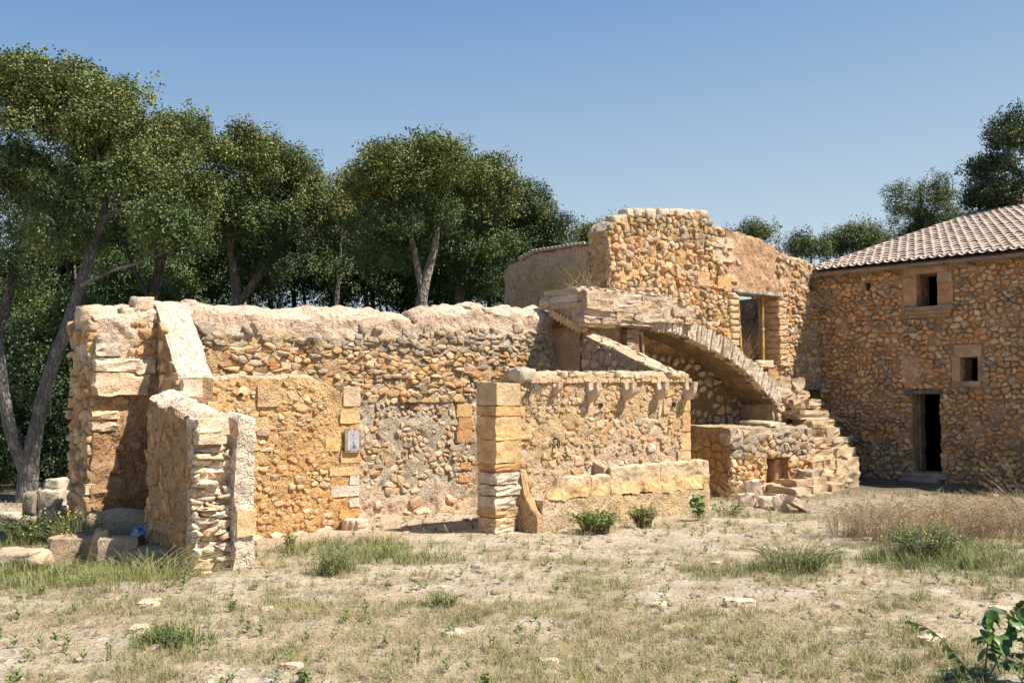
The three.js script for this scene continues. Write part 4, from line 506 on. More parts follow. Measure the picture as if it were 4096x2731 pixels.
  const step = (a, b, v, i, cnt = 1, dep = 0.5) => { const w = (b[0] - a[0]) / cnt; for (let j = 0; j < cnt; j++) part(t, 'step', rockAt(a[0] + w * (j + 0.5), (a[1] + b[1]) / 2 + 0.03 * n3(i * 1.7, j * 2.3, 2), v + dep / 2 + 0.07 * (r() - 0.5), w * (cnt > 1 ? mix(0.78, 1, r()) : 1), (a[1] - b[1]) * mix(0.78, 1.08, r()), dep - 0.05 * r(), 1000 + i * 5 + j, { n: 5, round: 0.1, amp: 0.1, sharp: 0.8, color: mix3(mix3([0.36, 0.32, 0.25], [0.5, 0.42, 0.31], r()), [0.44, 0.3, 0.17], r() * 0.5) }), M.stone); };
  step([17.31, 2.07], [18.1, 1.79], 11.6, 0, 2); step([17.21, 1.83], [18.22, 1.6], 11.5, 1, 2); step([17.45, 1.66], [18.4, 1.44], 11.4, 2, 2);
  step([17.28, 1.46], [18.34, 1.25], 11.2, 3); step([17.5, 1.27], [18.31, 1.07], 11.05, 4); step([17.28, 1.09], [18.28, 0.88], 10.9, 5, 2);
  step([16.98, 0.92], [18.39, 0.68], 10.75, 6, 2); step([16.77, 0.74], [18.35, 0.43], 10.6, 7, 2); step([16.52, 0.53], [18.16, 0.26], 10.45, 8, 4);
  step([16.2, 0.38], [17.97, 0.04], 10.3, 9, 4); step([15.46, 0.28], [17.59, -0.05], 10.1, 10, 4); step([15.1, 0.17], [16.85, -0.16], 9.92, 11, 3, 0.6); step([15.03, 0.02], [16.88, -0.29], 9.75, 12, 3, 0.7);
  const core = new MB(); wall(core, { u0: 16.75, v0: 10.75, u1: 18.2, v1: 10.75, th: 0.9, top: (s) => 0.62, color: tanMortar, amp: 0.05 }); wall(core, { u0: 17.15, v0: 11.15, u1: 18.5, v1: 11.15, th: 0.6, top: 1.15, color: tanMortar, amp: 0.05 }); part(t, 'step_core', core.build(), M.mortar);
}

// ---------------------------------------------------------------- the stone oven block under the arch
{
  const t = thingB('stone_oven', 'low square rubble oven block with a small dark mouth beside the stair foot', 'oven', 15.4, 11), mb = new MB();
  const col = (u, y, v) => mix3(mix3([0.46, 0.29, 0.13], [0.5, 0.36, 0.2], cl(0.5 + fbm(u * 3, y * 3, v * 3) * 1.4)), [0.42, 0.37, 0.29], sst(0.7, 1.0, y) * sst(14.2, 14.5, u));
  const w = wall(mb, { u0: 14.25, v0: 10.6, u1: 16.76, v1: 10.6, th: 1.72, top: (s) => 1.17 - 0.02 * s, color: col, topColor: (u, y, v) => mix3(mix3([0.46, 0.4, 0.31], [0.54, 0.46, 0.35], cl(0.5 + fbm(u * 4, y, v * 4))), [0.56, 0.28, 0.06], sst(0.22, 0.4, fbm(u * 6, 2, v * 6, 2)) * (1 - sst(15.4, 16, u)) * 0.8), cell: 0.04, amp: 0.03, freq: 3.5, open: [{ s0: 1.06, s1: 1.72, y0: 0.16, y1: 0.62, depth: 0.55, color: [0.4, 0.27, 0.15] }] });
  part(t, 'mortar_core', mb.build(), M.mortar);
  const list = masonry(w, { seed: 61, y0: 0, size: 0.14, asp: 1.5, gap: 0.005, prot: 0.085, jit: 0.028, blend: 0.5, keep: 0.98, top: (s) => 1.12, pal: (s, y, r) => (y > 0.62 ? (r() < 0.75 ? PAL.grey : PAL.tan) : r() < 0.6 ? PAL.orange : PAL.tan) });
  list.push(...masonry(w.end(-1), { seed: 62, y0: 0, size: 0.13, asp: 1.1, gap: 0.012, prot: 0.05, keep: 0.98, top: () => 1.12, pal: [[0.46, 0.29, 0.13], [0.42, 0.25, 0.1], [0.48, 0.34, 0.19], [0.36, 0.24, 0.13]] }));
  layStones(t, list);
  part(t, 'corner_block', rockAt(14.42, 0.98, 10.68, 0.36, 0.2, 0.22, 1101, { n: 4, round: 0.08, amp: 0.05, color: [0.5, 0.46, 0.37] }), M.stone);
  for (const [u, v, c] of [[15.78, 11.0, 1], [15.35, 10.95, 2]]) part(t, 'mouth_jamb', rockAt(u + (c === 1 ? 0.12 : -0.06), 0.37, v, 0.2, 0.42, 0.5, 1110 + c, { n: 4, round: 0.08, color: [0.44, 0.31, 0.19] }), M.stone);
  part(t, 'mouth_sill', rockAt(15.64, 0.12, 10.56, 0.74, 0.12, 0.3, 1113, { n: 4, round: 0.06, color: [0.52, 0.44, 0.33] }), M.stone);
  for (let i = 0; i < 3; i++) part(t, 'top_slab', rockAt(15.9 + i * 0.1, 1.2 + i * 0.012, 10.95 + 0.2 * i, 0.5, 0.06, 0.4, 1120 + i, { n: 4, round: 0.06, color: [0.56, 0.49, 0.39] }), M.stone);
}

// ---------------------------------------------------------------- the tiled house on the right
{
  const t = thingB('stone_house', 'stone farmhouse with barrel tiled roof, dark windows and half open door', 'house', 20, 9), mb = new MB(), s = (v) => 12.4 - v;
  const col = (u, y, v) => { const e = fbm(u, y * 1.5, v * 1.5, 3); return mix3(mix3([0.4, 0.27, 0.155], [0.49, 0.35, 0.22], cl(0.5 + e * 1.4)), [0.44, 0.37, 0.29], sst(4.1, 4.3, y + 0.1 * e) * 0.8); };
  const holes = [{ s0: s(10.3), s1: s(9.72), y0: 0.17, y1: 1.77 }, { s0: s(10.16), s1: s(9.72), y0: 3.52, y1: 4.2 }, { s0: s(9.3), s1: s(8.94), y0: 2.0, y1: 2.48 }, { s0: s(11.32), s1: s(11.16), y0: 3.95, y1: 4.13, depth: 0.2 }];
  const w = wall(mb, { u0: 20, v0: 12.4, u1: 20, v1: 3.6, th: 0.5, top: 4.44, color: col, cell: 0.045, amp: 0.04, freq: 4, open: holes, bulge: 0 });
  const RY = (u) => 4.5 + 0.272 * (u - 20);
  wall(mb, { u0: 20.0, v0: 12.42, u1: 31, v1: 12.42, th: 0.3, top: (q) => RY(20 + q) - 0.12, color: col, cell: 0.4 }); wall(mb, { u0: 31, v0: 3.6, u1: 20, v1: 3.6, th: 0.3, top: (q) => RY(31 - q) - 0.12, color: col, cell: 0.4 }); wall(mb, { u0: 31, v0: 3.6, u1: 31, v1: 12.4, th: 0.3, top: RY(31) - 0.1, color: col, cell: 0.4 });
  part(t, 'mortar_core', mb.build(), M.mortar);
  const frame = [{ s0: s(10.45), s1: s(9.38), y0: 3.3, y1: 4.32 }, { s0: s(9.46), s1: s(8.86), y0: 1.9, y1: 2.74 }, { s0: s(10.4), s1: s(9.68), y0: 1.72, y1: 1.84 }];
  const list = masonry(w, { seed: 71, y0: -0.05, s1: 5.6, size: 0.118, asp: 1.3, drop: 0.14, gap: 0.007, prot: 0.11, jit: 0.035, keep: 0.97, shrink: 0.86, mean: [0.46, 0.33, 0.21], blend: 0.2, holes: frame, top: () => 4.3, pal: (q, y, r) => (r() < 0.75 ? PAL.house : r() < 0.6 ? PAL.tan : PAL.orange) });
  layStones(t, list);
  const blk = (name, v0, v1, y0, y1, i, c, d = 0.2, e = {}) => part(t, name, rockAt(20 + d / 2 - (e.out ?? 0.03), (y0 + y1) / 2, (v0 + v1) / 2, d, y1 - y0, Math.abs(v0 - v1), 1200 + i, { n: 4, round: 0.05, amp: 0.04, color: c, ...e }), M.stone);
  const WB = [0.44, 0.32, 0.21];
  blk('window_jamb', 10.44, 10.16, 3.54, 4.12, 1, [0.46, 0.31, 0.19]); blk('window_jamb', 9.72, 9.4, 3.52, 3.98, 2, [0.47, 0.29, 0.16]); blk('window_jamb', 9.72, 9.42, 3.99, 4.2, 3, [0.4, 0.33, 0.25]); blk('window_jamb', 10.24, 10.16, 4.12, 4.22, 4, WB);
  blk('window_lintel', 10.3, 9.5, 4.2, 4.34, 5, [0.38, 0.32, 0.25]);
  blk('window_sill', 10.43, 9.36, 3.44, 3.52, 6, [0.3, 0.25, 0.2], 0.34, { out: 0.14, amp: 0.02 }); blk('window_sill', 10.36, 9.42, 3.37, 3.445, 7, [0.38, 0.3, 0.21], 0.3, { out: 0.1, amp: 0.02 }); blk('window_sill', 10.32, 9.46, 3.3, 3.375, 8, [0.38, 0.28, 0.18], 0.26, { out: 0.06, amp: 0.02 });
  blk('window_lintel', 9.4, 8.86, 2.48, 2.72, 9, [0.46, 0.33, 0.22]); blk('window_jamb', 9.46, 9.3, 2.0, 2.48, 10, [0.44, 0.34, 0.25]); blk('window_jamb', 8.94, 8.8, 2.0, 2.48, 11, [0.36, 0.27, 0.18]); blk('window_sill', 9.44, 8.9, 1.9, 2.0, 12, [0.4, 0.29, 0.2]);
  blk('hewn_block', 12.0, 11.7, 3.05, 3.4, 13, [0.48, 0.36, 0.27], 0.14); blk('hewn_block', 12.05, 11.85, 3.7, 4.05, 14, [0.34, 0.22, 0.14], 0.14); blk('hewn_block', 12.0, 11.72, 0.95, 1.3, 15, [0.28, 0.22, 0.16], 0.14); blk('hewn_block', 10.5, 10.1, 1.95, 2.5, 16, [0.5, 0.4, 0.33], 0.1, { amp: 0.09 }); blk('hewn_block', 9.2, 8.9, 0.9, 1.2, 17, [0.4, 0.27, 0.16], 0.12);
  blk('door_sill', 10.4, 9.6, 0.06, 0.17, 18, [0.36, 0.32, 0.28], 0.5, { out: 0.14 }); blk('door_sill', 10.5, 9.7, -0.06, 0.07, 19, [0.32, 0.29, 0.26], 0.5, { out: 0.26 });
  const lin = box(-0.36, 0.36, -0.035, 0.035, -0.2, 0.2, [0.2, 0.18, 0.17], 0.2); lin.rotateY(Math.PI / 2); lin.translate(20.1, 1.79, -10.06); part(t, 'door_lintel', lin, M.wood);
  const leaf = new THREE.Group(); leaf.name = 'door_leaf'; leaf.off = t.off; t.add(leaf);
  for (let i = 0; i < 4; i++) { const g = box(i * 0.13, i * 0.13 + 0.125, 0.18, 1.74, -0.02, 0.02, [[0.34, 0.23, 0.17], [0.3, 0.21, 0.15], [0.36, 0.25, 0.19], [0.22, 0.27, 0.27]][i], 0.2); g.rotateY(0.55); g.translate(20.2, 0, -10.26); part(leaf, 'plank', g, M.wood); }
  // roof: boards, channel tiles and cover tiles, one by one
  part(t, 'roof_deck', (() => { const g = new THREE.BoxGeometry(11.7, 0.06, 9.2); g.rotateZ(Math.atan(0.272)); g.translate(25.35, RY(25.35) - 0.07, -8.0); return paint(g, [0.5, 0.42, 0.34]); })(), M.mortar);
  const ang = Math.atan(0.272), R = rng(303), cov = [], ch = [];
  for (let c = 0; c < 46; c++) for (let k = 0; k < 30; k++) {
    const v = 12.5 - c * 0.196, u = 19.78 + k * 0.385 + (R() - 0.5) * 0.03, tone = R(), col = mix3(mix3([0.52, 0.425, 0.35], [0.46, 0.36, 0.285], R()), [0.34, 0.26, 0.2], tone > 0.8 ? 0.6 : tone * 0.25);
    const g = barrel(0.46, 0.093, 0.078, 0.014, col); g.scale(1, 0.56, 1); g.rotateZ(ang - 0.04); g.rotateY((R() - 0.5) * 0.04); g.translate(u, RY(u) + 0.05 + (R() - 0.5) * 0.01, -v);
    const vis = v > 0.4 * u - 0.35; cov.push({ g, area: vis ? 100 - u + v * 0.2 : -u });
    if (k < 3 || vis) { const b = barrel(0.46, 0.088, 0.1, 0.014, mix3(col, k ? [0.6, 0.52, 0.44] : [0.86, 0.8, 0.72], k ? 0.5 : 0.85)); b.scale(1, 0.62, 1); b.rotateX(Math.PI); b.rotateZ(ang - 0.02); b.translate(u - (k ? 0.03 : 0.1), RY(u) + 0.07, -(v - 0.098)); ch.push(b); }
  }
  layStones(t, cov, 'roof_tile', 'roof_tiles', M.tile); part(t, 'channel_tiles', mergeGeometries(ch), M.tile, 'stuff');
}

// ---------------------------------------------------------------- leaves, sprigs, trees
function leafG(l, w, bend = 0.3, fold = 0.25, seg = 2) {          // a leaf along +x, folded on its midrib
  const P = [], I = []; seg = Math.max(1, seg); for (let i = 0; i <= seg + 1; i++) { const t = i / (seg + 1), hw = w * 0.5 * Math.sin(Math.PI * Math.pow(t, 0.8)) * (i ? 1 : 0.1), x = l * t, y = -bend * l * t * t; P.push(x, y + fold * hw, -hw, x, y, 0, x, y + fold * hw, hw); }
  for (let i = 0; i <= seg; i++) { const a = i * 3; I.push(a, a + 1, a + 3, a + 1, a + 4, a + 3, a + 1, a + 2, a + 4, a + 2, a + 5, a + 4); }
  const g = new THREE.BufferGeometry(); g.setAttribute('position', new THREE.Float32BufferAttribute(P, 3)); g.setIndex(I); g.computeVertexNormals(); return g;
}
function sprig(seed, n, rad, l, w) {
  const r = rng(seed), gs = []; const M4 = new THREE.Matrix4(), q = new THREE.Quaternion(), e = new THREE.Euler();
  for (let i = 0; i < n; i++) { const g = leafG(l * mix(0.7, 1.2, r()), w * mix(0.8, 1.2, r()), 0.2 * r(), 0.3, 0); e.set(r() * 6.28, r() * 6.28, (r() - 0.4) * 1.6); q.setFromEuler(e); const a = r() * 6.28, b = Math.acos(2 * r() - 1), R = rad * Math.cbrt(r()); M4.compose(new THREE.Vector3(R * Math.sin(b) * Math.cos(a), R * Math.cos(b), R * Math.sin(b) * Math.sin(a)), q, new THREE.Vector3(1, 1, 1)); g.applyMatrix4(M4); const k = mix(0.75, 1.2, r()); paint(g, [k, k, k]); gs.push(g); }
  return mergeGeometries(gs);
}
const SPRIG = [sprig(1, 22, 0.15, 0.064, 0.033), sprig(2, 24, 0.17, 0.058, 0.03)];
function scatter(parent, name, geom, mat, items, kind) {          // items: [x, y, z, scale, turn, color, tilt]
  const m = new THREE.InstancedMesh(geom, mat, items.length), M4 = new THREE.Matrix4(), q = new THREE.Quaternion(), e = new THREE.Euler(), c = new THREE.Color(), o = parent.off ?? [0, 0, 0];
  items.forEach(([x, y, z, s, t, col, tl = 0, sy = 1], i) => { e.set(tl, t, tl * 0.7); q.setFromEuler(e); M4.compose(new THREE.Vector3(x - o[0], y - o[1], z - o[2]), q, new THREE.Vector3(s, s * sy, s)); m.setMatrixAt(i, M4); m.setColorAt(i, c.setRGB(...col)); });
  m.name = name; m.castShadow = m.receiveShadow = true; if (kind) m.userData.kind = kind; parent.add(m); return m;
}
const OLIVE = [0.16, 0.185, 0.045], DEEP = [0.065, 0.1, 0.03], YELL = [0.24, 0.23, 0.055], FRESH = [0.1, 0.15, 0.04];  // lower crowns take the darker greens, canopy shade put into leaf colour
function tree(o) {
  const t = thing(o.name ?? 'holm_oak', o.label, 'tree', o.base[0], 0, o.base[1], 0, o.group), r = rng(o.seed), nodes = [], geos = []; t.off = [o.base[0], 0, o.base[1]];
  const bark = o.bark ?? [0.2, 0.175, 0.15];
  for (let [pts, rad] of o.stems) { rad = rad.map((q) => q * 0.85); geos.push(tube(pts, rad, 9, bark, 4)); const cv = new THREE.CatmullRomCurve3(pts.map((p) => new THREE.Vector3(...p))); for (let i = 4; i <= 16; i++) { const k = i / 16; nodes.push([cv.getPoint(k), mix(rad[0], rad[rad.length - 1], k)]); } }
  const items = [[], []], targets = [];
  for (const [c, rx, ry, rz, n, tn] of o.crowns) for (let i = 0; i < n; i++) { const a = r() * 6.283, b = Math.acos(mix(-0.7, 1, Math.pow(r(), 0.75))), k = mix(0.4, 1, Math.sqrt(r())) * (0.92 + 0.4 * n3(c[0] + Math.cos(a) * 1.5, Math.cos(b) * 1.7, c[2] + Math.sin(a) * 1.5)); targets.push([new THREE.Vector3(c[0] + rx * k * Math.sin(b) * Math.cos(a), c[1] + ry * k * Math.cos(b), c[2] + rz * k * Math.sin(b) * Math.sin(a)), tn ?? o.tone ?? OLIVE]); targets[targets.length - 1].low = Math.cos(b) < 0.05 || r() < 0.14; }
  const d0 = (p) => Math.min(...nodes.map(([q]) => q.distanceTo(p))); targets.forEach((q) => (q.d = d0(q[0]))); targets.sort((a, b) => a.d - b.d);
  for (const tg of targets) { const [p, tn] = tg, lowk = tg.low;
    let best = null, bd = 1e9; for (const nd of nodes) { const d = nd[0].distanceTo(p) + 1.2 * Math.max(0, nd[0].y - p.y); if (d < bd) { bd = d; best = nd; } }
    const L = best[0].distanceTo(p), r0 = Math.min(best[1] * 0.75, 0.012 + 0.017 * L), r1 = Math.max(0.006, r0 * 0.35), m1 = best[0].clone().lerp(p, 0.4).add(new THREE.Vector3((r() - 0.5) * 0.25 * L, 0.1 * L * r(), (r() - 0.5) * 0.25 * L)), m2 = best[0].clone().lerp(p, 0.75).add(new THREE.Vector3((r() - 0.5) * 0.15 * L, 0.06 * L, (r() - 0.5) * 0.15 * L));
    if (L > 0.15) { geos.push(tube([best[0], m1, m2, p], [r0, r1], r0 > 0.03 ? 6 : 4, bark, r0 > 0.03 ? 3 : 2)); nodes.push([m1, r0 * 0.8], [m2, r0 * 0.55], [p, r1]); }
    const M = Math.round((o.leaves ?? 60) * (lowk ? 0.28 : 0.95) * mix(0.5, 1.4, r())), sg = (o.spread ?? 0.3) * mix(0.8, 1.25, r()), light = mix(0.75, 1.3, r());
    for (let i = 0; i < M; i++) { const g = () => (r() + r() + r() - 1.5) * 1.15; const c = mix3(tn, r() < 0.12 ? YELL : DEEP, r() * 0.7).map((k) => k * light); items[i & 1].push([p.x + g() * sg, p.y + g() * sg * 0.75 + 0.05, p.z + g() * sg, mix(0.75, 1.25, r()) * (o.leafScale ?? 1), r() * 6.28, c, (r() - 0.5) * 2]); }
  }
  const tr = part(t, 'trunk', mergeGeometries(geos), M.bark); scatter(t, 'crown', SPRIG[0], M.leaf, items[0], 'stuff'); scatter(t, 'crown', SPRIG[1], M.leaf, items[1], 'stuff'); return t;
}
const GREYB = [0.27, 0.25, 0.225], PALEB = [0.42, 0.36, 0.28], DARKB = [0.19, 0.17, 0.145];
tree({ label: 'tallest holm oak, far left, forked grey trunk leaning right beyond the wall end', base: [-8.5, -18.02], seed: 101, bark: GREYB, leaves: 62,
  stems: [[[[-8.26, -0.06, -17.5], [-8.22, 0.46, -17.5], [-8.13, 1.05, -17.5], [-7.95, 1.94, -17.5], [-7.55, 3.13, -17.5], [-7.31, 4.12, -17.6], [-7.14, 4.82, -17.7], [-7.08, 5.43, -17.7], [-7.09, 6.18, -17.6]], [0.21, 0.19, 0.15, 0.13, 0.12, 0.1, 0.07, 0.05, 0.03]], [[[-8.25, 0.38, -17.5], [-8.45, 0.98, -17.4], [-8.59, 1.79, -17.3], [-8.7, 2.52, -17.3], [-8.99, 3.71, -17.3], [-9.1, 4.9, -17.3]], [0.15, 0.13, 0.11, 0.1, 0.08, 0.04]], [[[-7.14, 4.82, -17.7], [-6.61, 5.03, -17.6], [-6.24, 5.34, -17.6]], [0.06, 0.03]], [[[-7.41, 3.62, -17.5], [-6.74, 3.84, -17.2], [-6.19, 3.98, -17.1], [-5.54, 4.27, -17.1]], [0.055, 0.04, 0.028, 0.008]]],
  crowns: [[[-7.89, 6.53, -17.5], 1.043, 1.005, 1.3, 42], [[-6.9, 6.06, -17.6], 0.819, 0.894, 1.2, 36], [[-6.25, 5.56, -17.6], 0.559, 0.707, 0.9, 22], [[-8.68, 6.81, -17.4], 0.819, 0.782, 1.2, 24], [[-7.37, 5.22, -17.4], 1.191, 0.521, 1.1, 24, FRESH], [[-7.96, 4.35, -17.6], 0.894, 0.372, 1, 9, FRESH], [[-5.79, 4.44, -17.2], 0.521, 0.372, 0.7, 12, FRESH], [[-8.81, 5.35, -17.3], 0.67, 0.894, 1.1, 18, FRESH]] });
tree({ label: 'dark holm oak at the left edge with a thin crooked trunk behind the tallest oak', base: [-11.71, -22.38], seed: 102, bark: DARKB, tone: FRESH, leaves: 55,
  stems: [[[[-10.46, 0.1, -20], [-10.25, 1.79, -20], [-9.95, 3.33, -20], [-9.72, 4.36, -20], [-9.49, 5.39, -20], [-9.46, 6.08, -20]], [0.16, 0.12, 0.09, 0.05]]], crowns: [[[-9.66, 5.48, -20], 0.936, 1.106, 1.2, 30], [[-9.88, 4.01, -20], 0.766, 0.511, 1, 12, DEEP]] });
tree({ label: 'slender holm oak between the tallest oak and the forked pale trunk', base: [-9.56, -26.69], seed: 103, bark: [0.16, 0.14, 0.12], leaves: 58,
  stems: [[[[-7.52, 0.2, -21], [-7.42, 1.97, -21], [-7.4, 3.59, -21], [-7.16, 4.85, -21], [-6.82, 6.03, -21], [-6.74, 6.94, -21]], [0.17, 0.13, 0.1, 0.04]], [[[-7.4, 3.59, -21], [-7.87, 4.49, -21], [-8.06, 5.21, -21]], [0.07, 0.03]]], crowns: [[[-6.74, 6.76, -21], 0.536, 0.76, 1, 18], [[-6.63, 5.48, -21], 0.804, 0.849, 1.2, 30], [[-7.61, 4.85, -21], 0.804, 0.536, 1, 14, FRESH]] });
tree({ label: 'broad olive green holm oak left of centre with a forked pale trunk', base: [-7.13, -26.69], seed: 104, bark: [0.3, 0.265, 0.225], leaves: 64,
  stems: [[[[-5.88, 0.17, -22], [-5.86, 2.26, -22], [-5.93, 3.67, -22], [-6.03, 4.52, -22], [-6.14, 5.38, -22], [-6.1, 6.23, -22]], [0.2, 0.17, 0.15, 0.1, 0.07, 0.03]], [[[-5.93, 3.67, -22], [-5.51, 4.24, -22], [-5.14, 4.81, -22], [-4.77, 5.57, -22]], [0.12, 0.09, 0.04]]], crowns: [[[-5.77, 6.42, -22], 0.889, 0.983, 1.4, 40], [[-4.92, 6.04, -22], 0.843, 1.03, 1.4, 36], [[-5.81, 5.19, -22], 1.217, 0.655, 1.3, 26, FRESH], [[-5.16, 4.49, -22.5], 0.843, 0.562, 1.2, 14, DEEP]] });
tree({ label: 'low yellowish holm oak in the dip between the two broad crowns', base: [-4.91, -28.53], seed: 105, bark: DARKB, tone: YELL, leaves: 60,
  stems: [[[[-4.13, 0.18, -24], [-4.2, 2.82, -24], [-4.11, 4.46, -24], [-4.02, 5.7, -24]], [0.14, 0.1, 0.04]]], crowns: [[[-4.18, 5.81, -24], 0.715, 0.97, 1.2, 28], [[-4.37, 4.77, -24], 0.919, 0.613, 1.2, 14, FRESH]] });
tree({ label: 'round crowned holm oak in the middle with a bright forked trunk above the wall', base: [-2.24, -25.08], seed: 106, bark: PALEB, leaves: 66,
  stems: [[[[-1.83, 0.19, -20], [-1.82, 2.22, -20], [-1.79, 3.41, -20], [-1.69, 4.01, -20], [-1.51, 4.7, -20], [-1.47, 5.48, -20]], [0.2, 0.18, 0.15, 0.11, 0.08, 0.04]], [[[-1.76, 3.76, -20], [-1.86, 4.27, -20], [-1.98, 4.79, -20], [-2.2, 5.56, -20]], [0.1, 0.08, 0.03]]], crowns: [[[-2.33, 5.82, -20], 0.723, 0.783, 1.3, 36], [[-1.64, 5.91, -20], 0.681, 0.681, 1.2, 28], [[-2.07, 5.05, -20], 0.936, 0.468, 1.2, 22, FRESH], [[-2.43, 4.43, -20.6], 0.681, 0.426, 0.8, 10, FRESH]] });
tree({ label: 'wide holm oak right of the bright forked trunk, crown sloping to the right', base: [-1.14, -26.69], seed: 107, bark: GREYB, leaves: 66,
  stems: [[[[-1.27, 0.21, -22], [-1.23, 2.26, -22], [-1.09, 4.05, -22], [-0.9, 5, -22], [-0.86, 5.85, -22]], [0.16, 0.13, 0.1, 0.04]]], crowns: [[[-0.86, 5.8, -22], 0.936, 0.917, 1.4, 44], [[-0.9, 4.71, -22], 1.123, 0.562, 1.2, 22, FRESH], [[-0.63, 4.09, -22.4], 0.749, 0.374, 1, 12, DEEP]] });
tree({ label: 'holm oak at the right end of the wood, half behind the roofless gable house', base: [0.41, -28.53], seed: 108, bark: DARKB, leaves: 66, tone: [0.08, 0.11, 0.035],
  stems: [[[[0.25, 0.11, -25], [0.2, 2.33, -25], [0.31, 4.15, -25], [0.42, 5.44, -25]], [0.16, 0.12, 0.04]]], crowns: [[[0.2, 6.09, -25], 0.798, 0.851, 1.5, 32], [[0.68, 5.22, -25], 0.585, 1.117, 1.4, 34], [[-0.06, 4.58, -25], 0.957, 0.638, 1.3, 20, FRESH]] });
const backs = [[40, 770, 23, 'low leafy oak behind the foot of the tallest oak at the left edge'], [150, 820, 22, 'low leafy oak just left of the rubble wall end'], [300, 700, 24, 'low dim oak showing over the left end of the long wall'], [160, 560, 26, 'dim oak behind the left half of the tallest oak'], [400, 590, 26, 'dim oak behind the slender oak trunk'], [620, 580, 27, 'dim oak behind the crown with the forked pale trunk'], [840, 570, 27, 'dim oak behind the yellowish low oak'], [1040, 590, 27, 'dim oak behind the bright forked trunk'], [1150, 600, 28, 'dim oak behind the rightmost crowns of the wood'], [90, 640, 27, 'dim oak far behind the trunk of the tallest oak'], [240, 660, 28, 'dim oak showing between the tallest oak and the slender oak'], [470, 640, 28, 'dim oak far behind the gap left of the forked pale trunk'], [680, 660, 28, 'dim oak far behind, right of the forked pale trunk'], [860, 640, 28, 'dim oak far behind, left of the bright forked trunk'], [1010, 670, 29, 'dim oak far behind, just right of the bright forked trunk'], [1130, 660, 29, 'dim oak far behind, left of the roofless house']];
for (const [px, py, D, lab] of backs) {
  const k = D / 2350, X = (px - 1176) * k, Y = 1.75 + (905 - py) * k;
  tree({ label: lab, base: [X, -D], seed: 200 + px, bark: DARKB, tone: FRESH, leaves: 40, spread: 0.42, leafScale: 1.25, stems: [[[[X, -0.1, -D], [X + 0.2, 2, -D], [X - 0.1, Y, -D], [X + 0.1, Y + 1, -D]], [0.13, 0.04]], [[[X + 0.8, -0.1, -D + 1], [X + 0.7, 2, -D + 1], [X + 0.2, Y + 0.5, -D + 0.5]], [0.08, 0.03]]], crowns: [[[X, Y - 0.5, -D], 1.6, 1.5, 1.5, 34], [[X, Y + 0.6, -D], 1.3, 0.9, 1.2, 16]] });
}
const sparse = { leaves: 42, spread: 0.3 };
tree({ ...sparse, label: 'rounded tree behind the tiled roof with thin branches showing', base: [15.75, -39.36], seed: 301, bark: [0.2, 0.18, 0.15], stems: [[[[12.88, 0.33, -32], [12.9, 4.55, -32], [12.88, 7.02, -32], [12.9, 8.27, -32]], [0.16, 0.03]]], crowns: [[[12.89, 7.58, -32], 1.021, 1.021, 1.2, 30], [[13.01, 6.68, -32], 1.498, 0.749, 1.3, 34, FRESH], [[14.24, 6.68, -32], 0.613, 0.817, 1, 14]] });
tree({ ...sparse, label: 'open dark tree leaning in at the right edge above the roof', base: [20.76, -39.36], seed: 302, tone: [0.055, 0.08, 0.028], leaves: 24, bark: DARKB, leafScale: 1.35, stems: [[[[15.01, 0.51, -28], [14.87, 4.2, -28], [14.58, 6.85, -28], [14.38, 8.3, -28]], [0.2, 0.04]], [[[14.69, 6.36, -28], [13.87, 7.09, -28], [13.03, 7.09, -28]], [0.06, 0.02]], [[[14.59, 7.21, -28], [13.77, 7.94, -28], [13.05, 8.06, -28]], [0.05, 0.02]]], crowns: [[[14.09, 8.67, -28], 0.834, 0.774, 1, 24], [[13.41, 7.94, -28], 0.774, 0.417, 0.9, 16], [[13.87, 7.21, -28], 1.013, 0.596, 1, 26], [[13.03, 7.09, -28], 0.536, 0.417, 0.7, 12]] });
tree({ ...sparse, label: 'small bushy tree at the left end of the tiled roof', base: [13.08, -39.36], seed: 303, bark: GREYB, stems: [[[[10.3, 0.37, -31], [10.31, 4.46, -31], [10.41, 6.32, -31]], [0.12, 0.03]]], crowns: [[[10.47, 6.19, -31], 0.726, 0.594, 1, 24], [[11.07, 6.06, -31], 0.528, 0.528, 0.9, 14]] });
tree({ ...sparse, leaves: 30, label: 'thin greyish tree with bare twigs just right of the gable slope', base: [11.42, -39.36], seed: 304, bark: [0.3, 0.27, 0.23], stems: [[[[9.19, 0.37, -31], [9.18, 4.46, -31], [9.08, 6.32, -31]], [0.1, 0.02]]], crowns: [[[9.14, 6.06, -31], 0.66, 0.462, 1, 22]] });
tree({ ...sparse, leaves: 36, label: 'tip of a tree peeping over the gable slope', base: [9.33, -39.36], seed: 305, bark: GREYB, stems: [[[[7.35, 0.37, -31], [7.33, 4.46, -31], [7.33, 6.46, -31]], [0.1, 0.02]]], crowns: [[[7.29, 6.52, -31], 0.554, 0.33, 0.9, 16]] });
tree({ ...sparse, leaves: 50, label: 'tree top peeping over the left side wall of the roofless house', base: [3.15, -39.36], seed: 306, bark: GREYB, tone: YELL, stems: [[[[2.4, 0.42, -30], [2.42, 4.37, -30], [2.47, 6.18, -30]], [0.1, 0.02]]], crowns: [[[2.26, 6.31, -30], 0.511, 0.319, 0.9, 14], [[2.88, 6.37, -30], 0.357, 0.383, 0.8, 12]] });
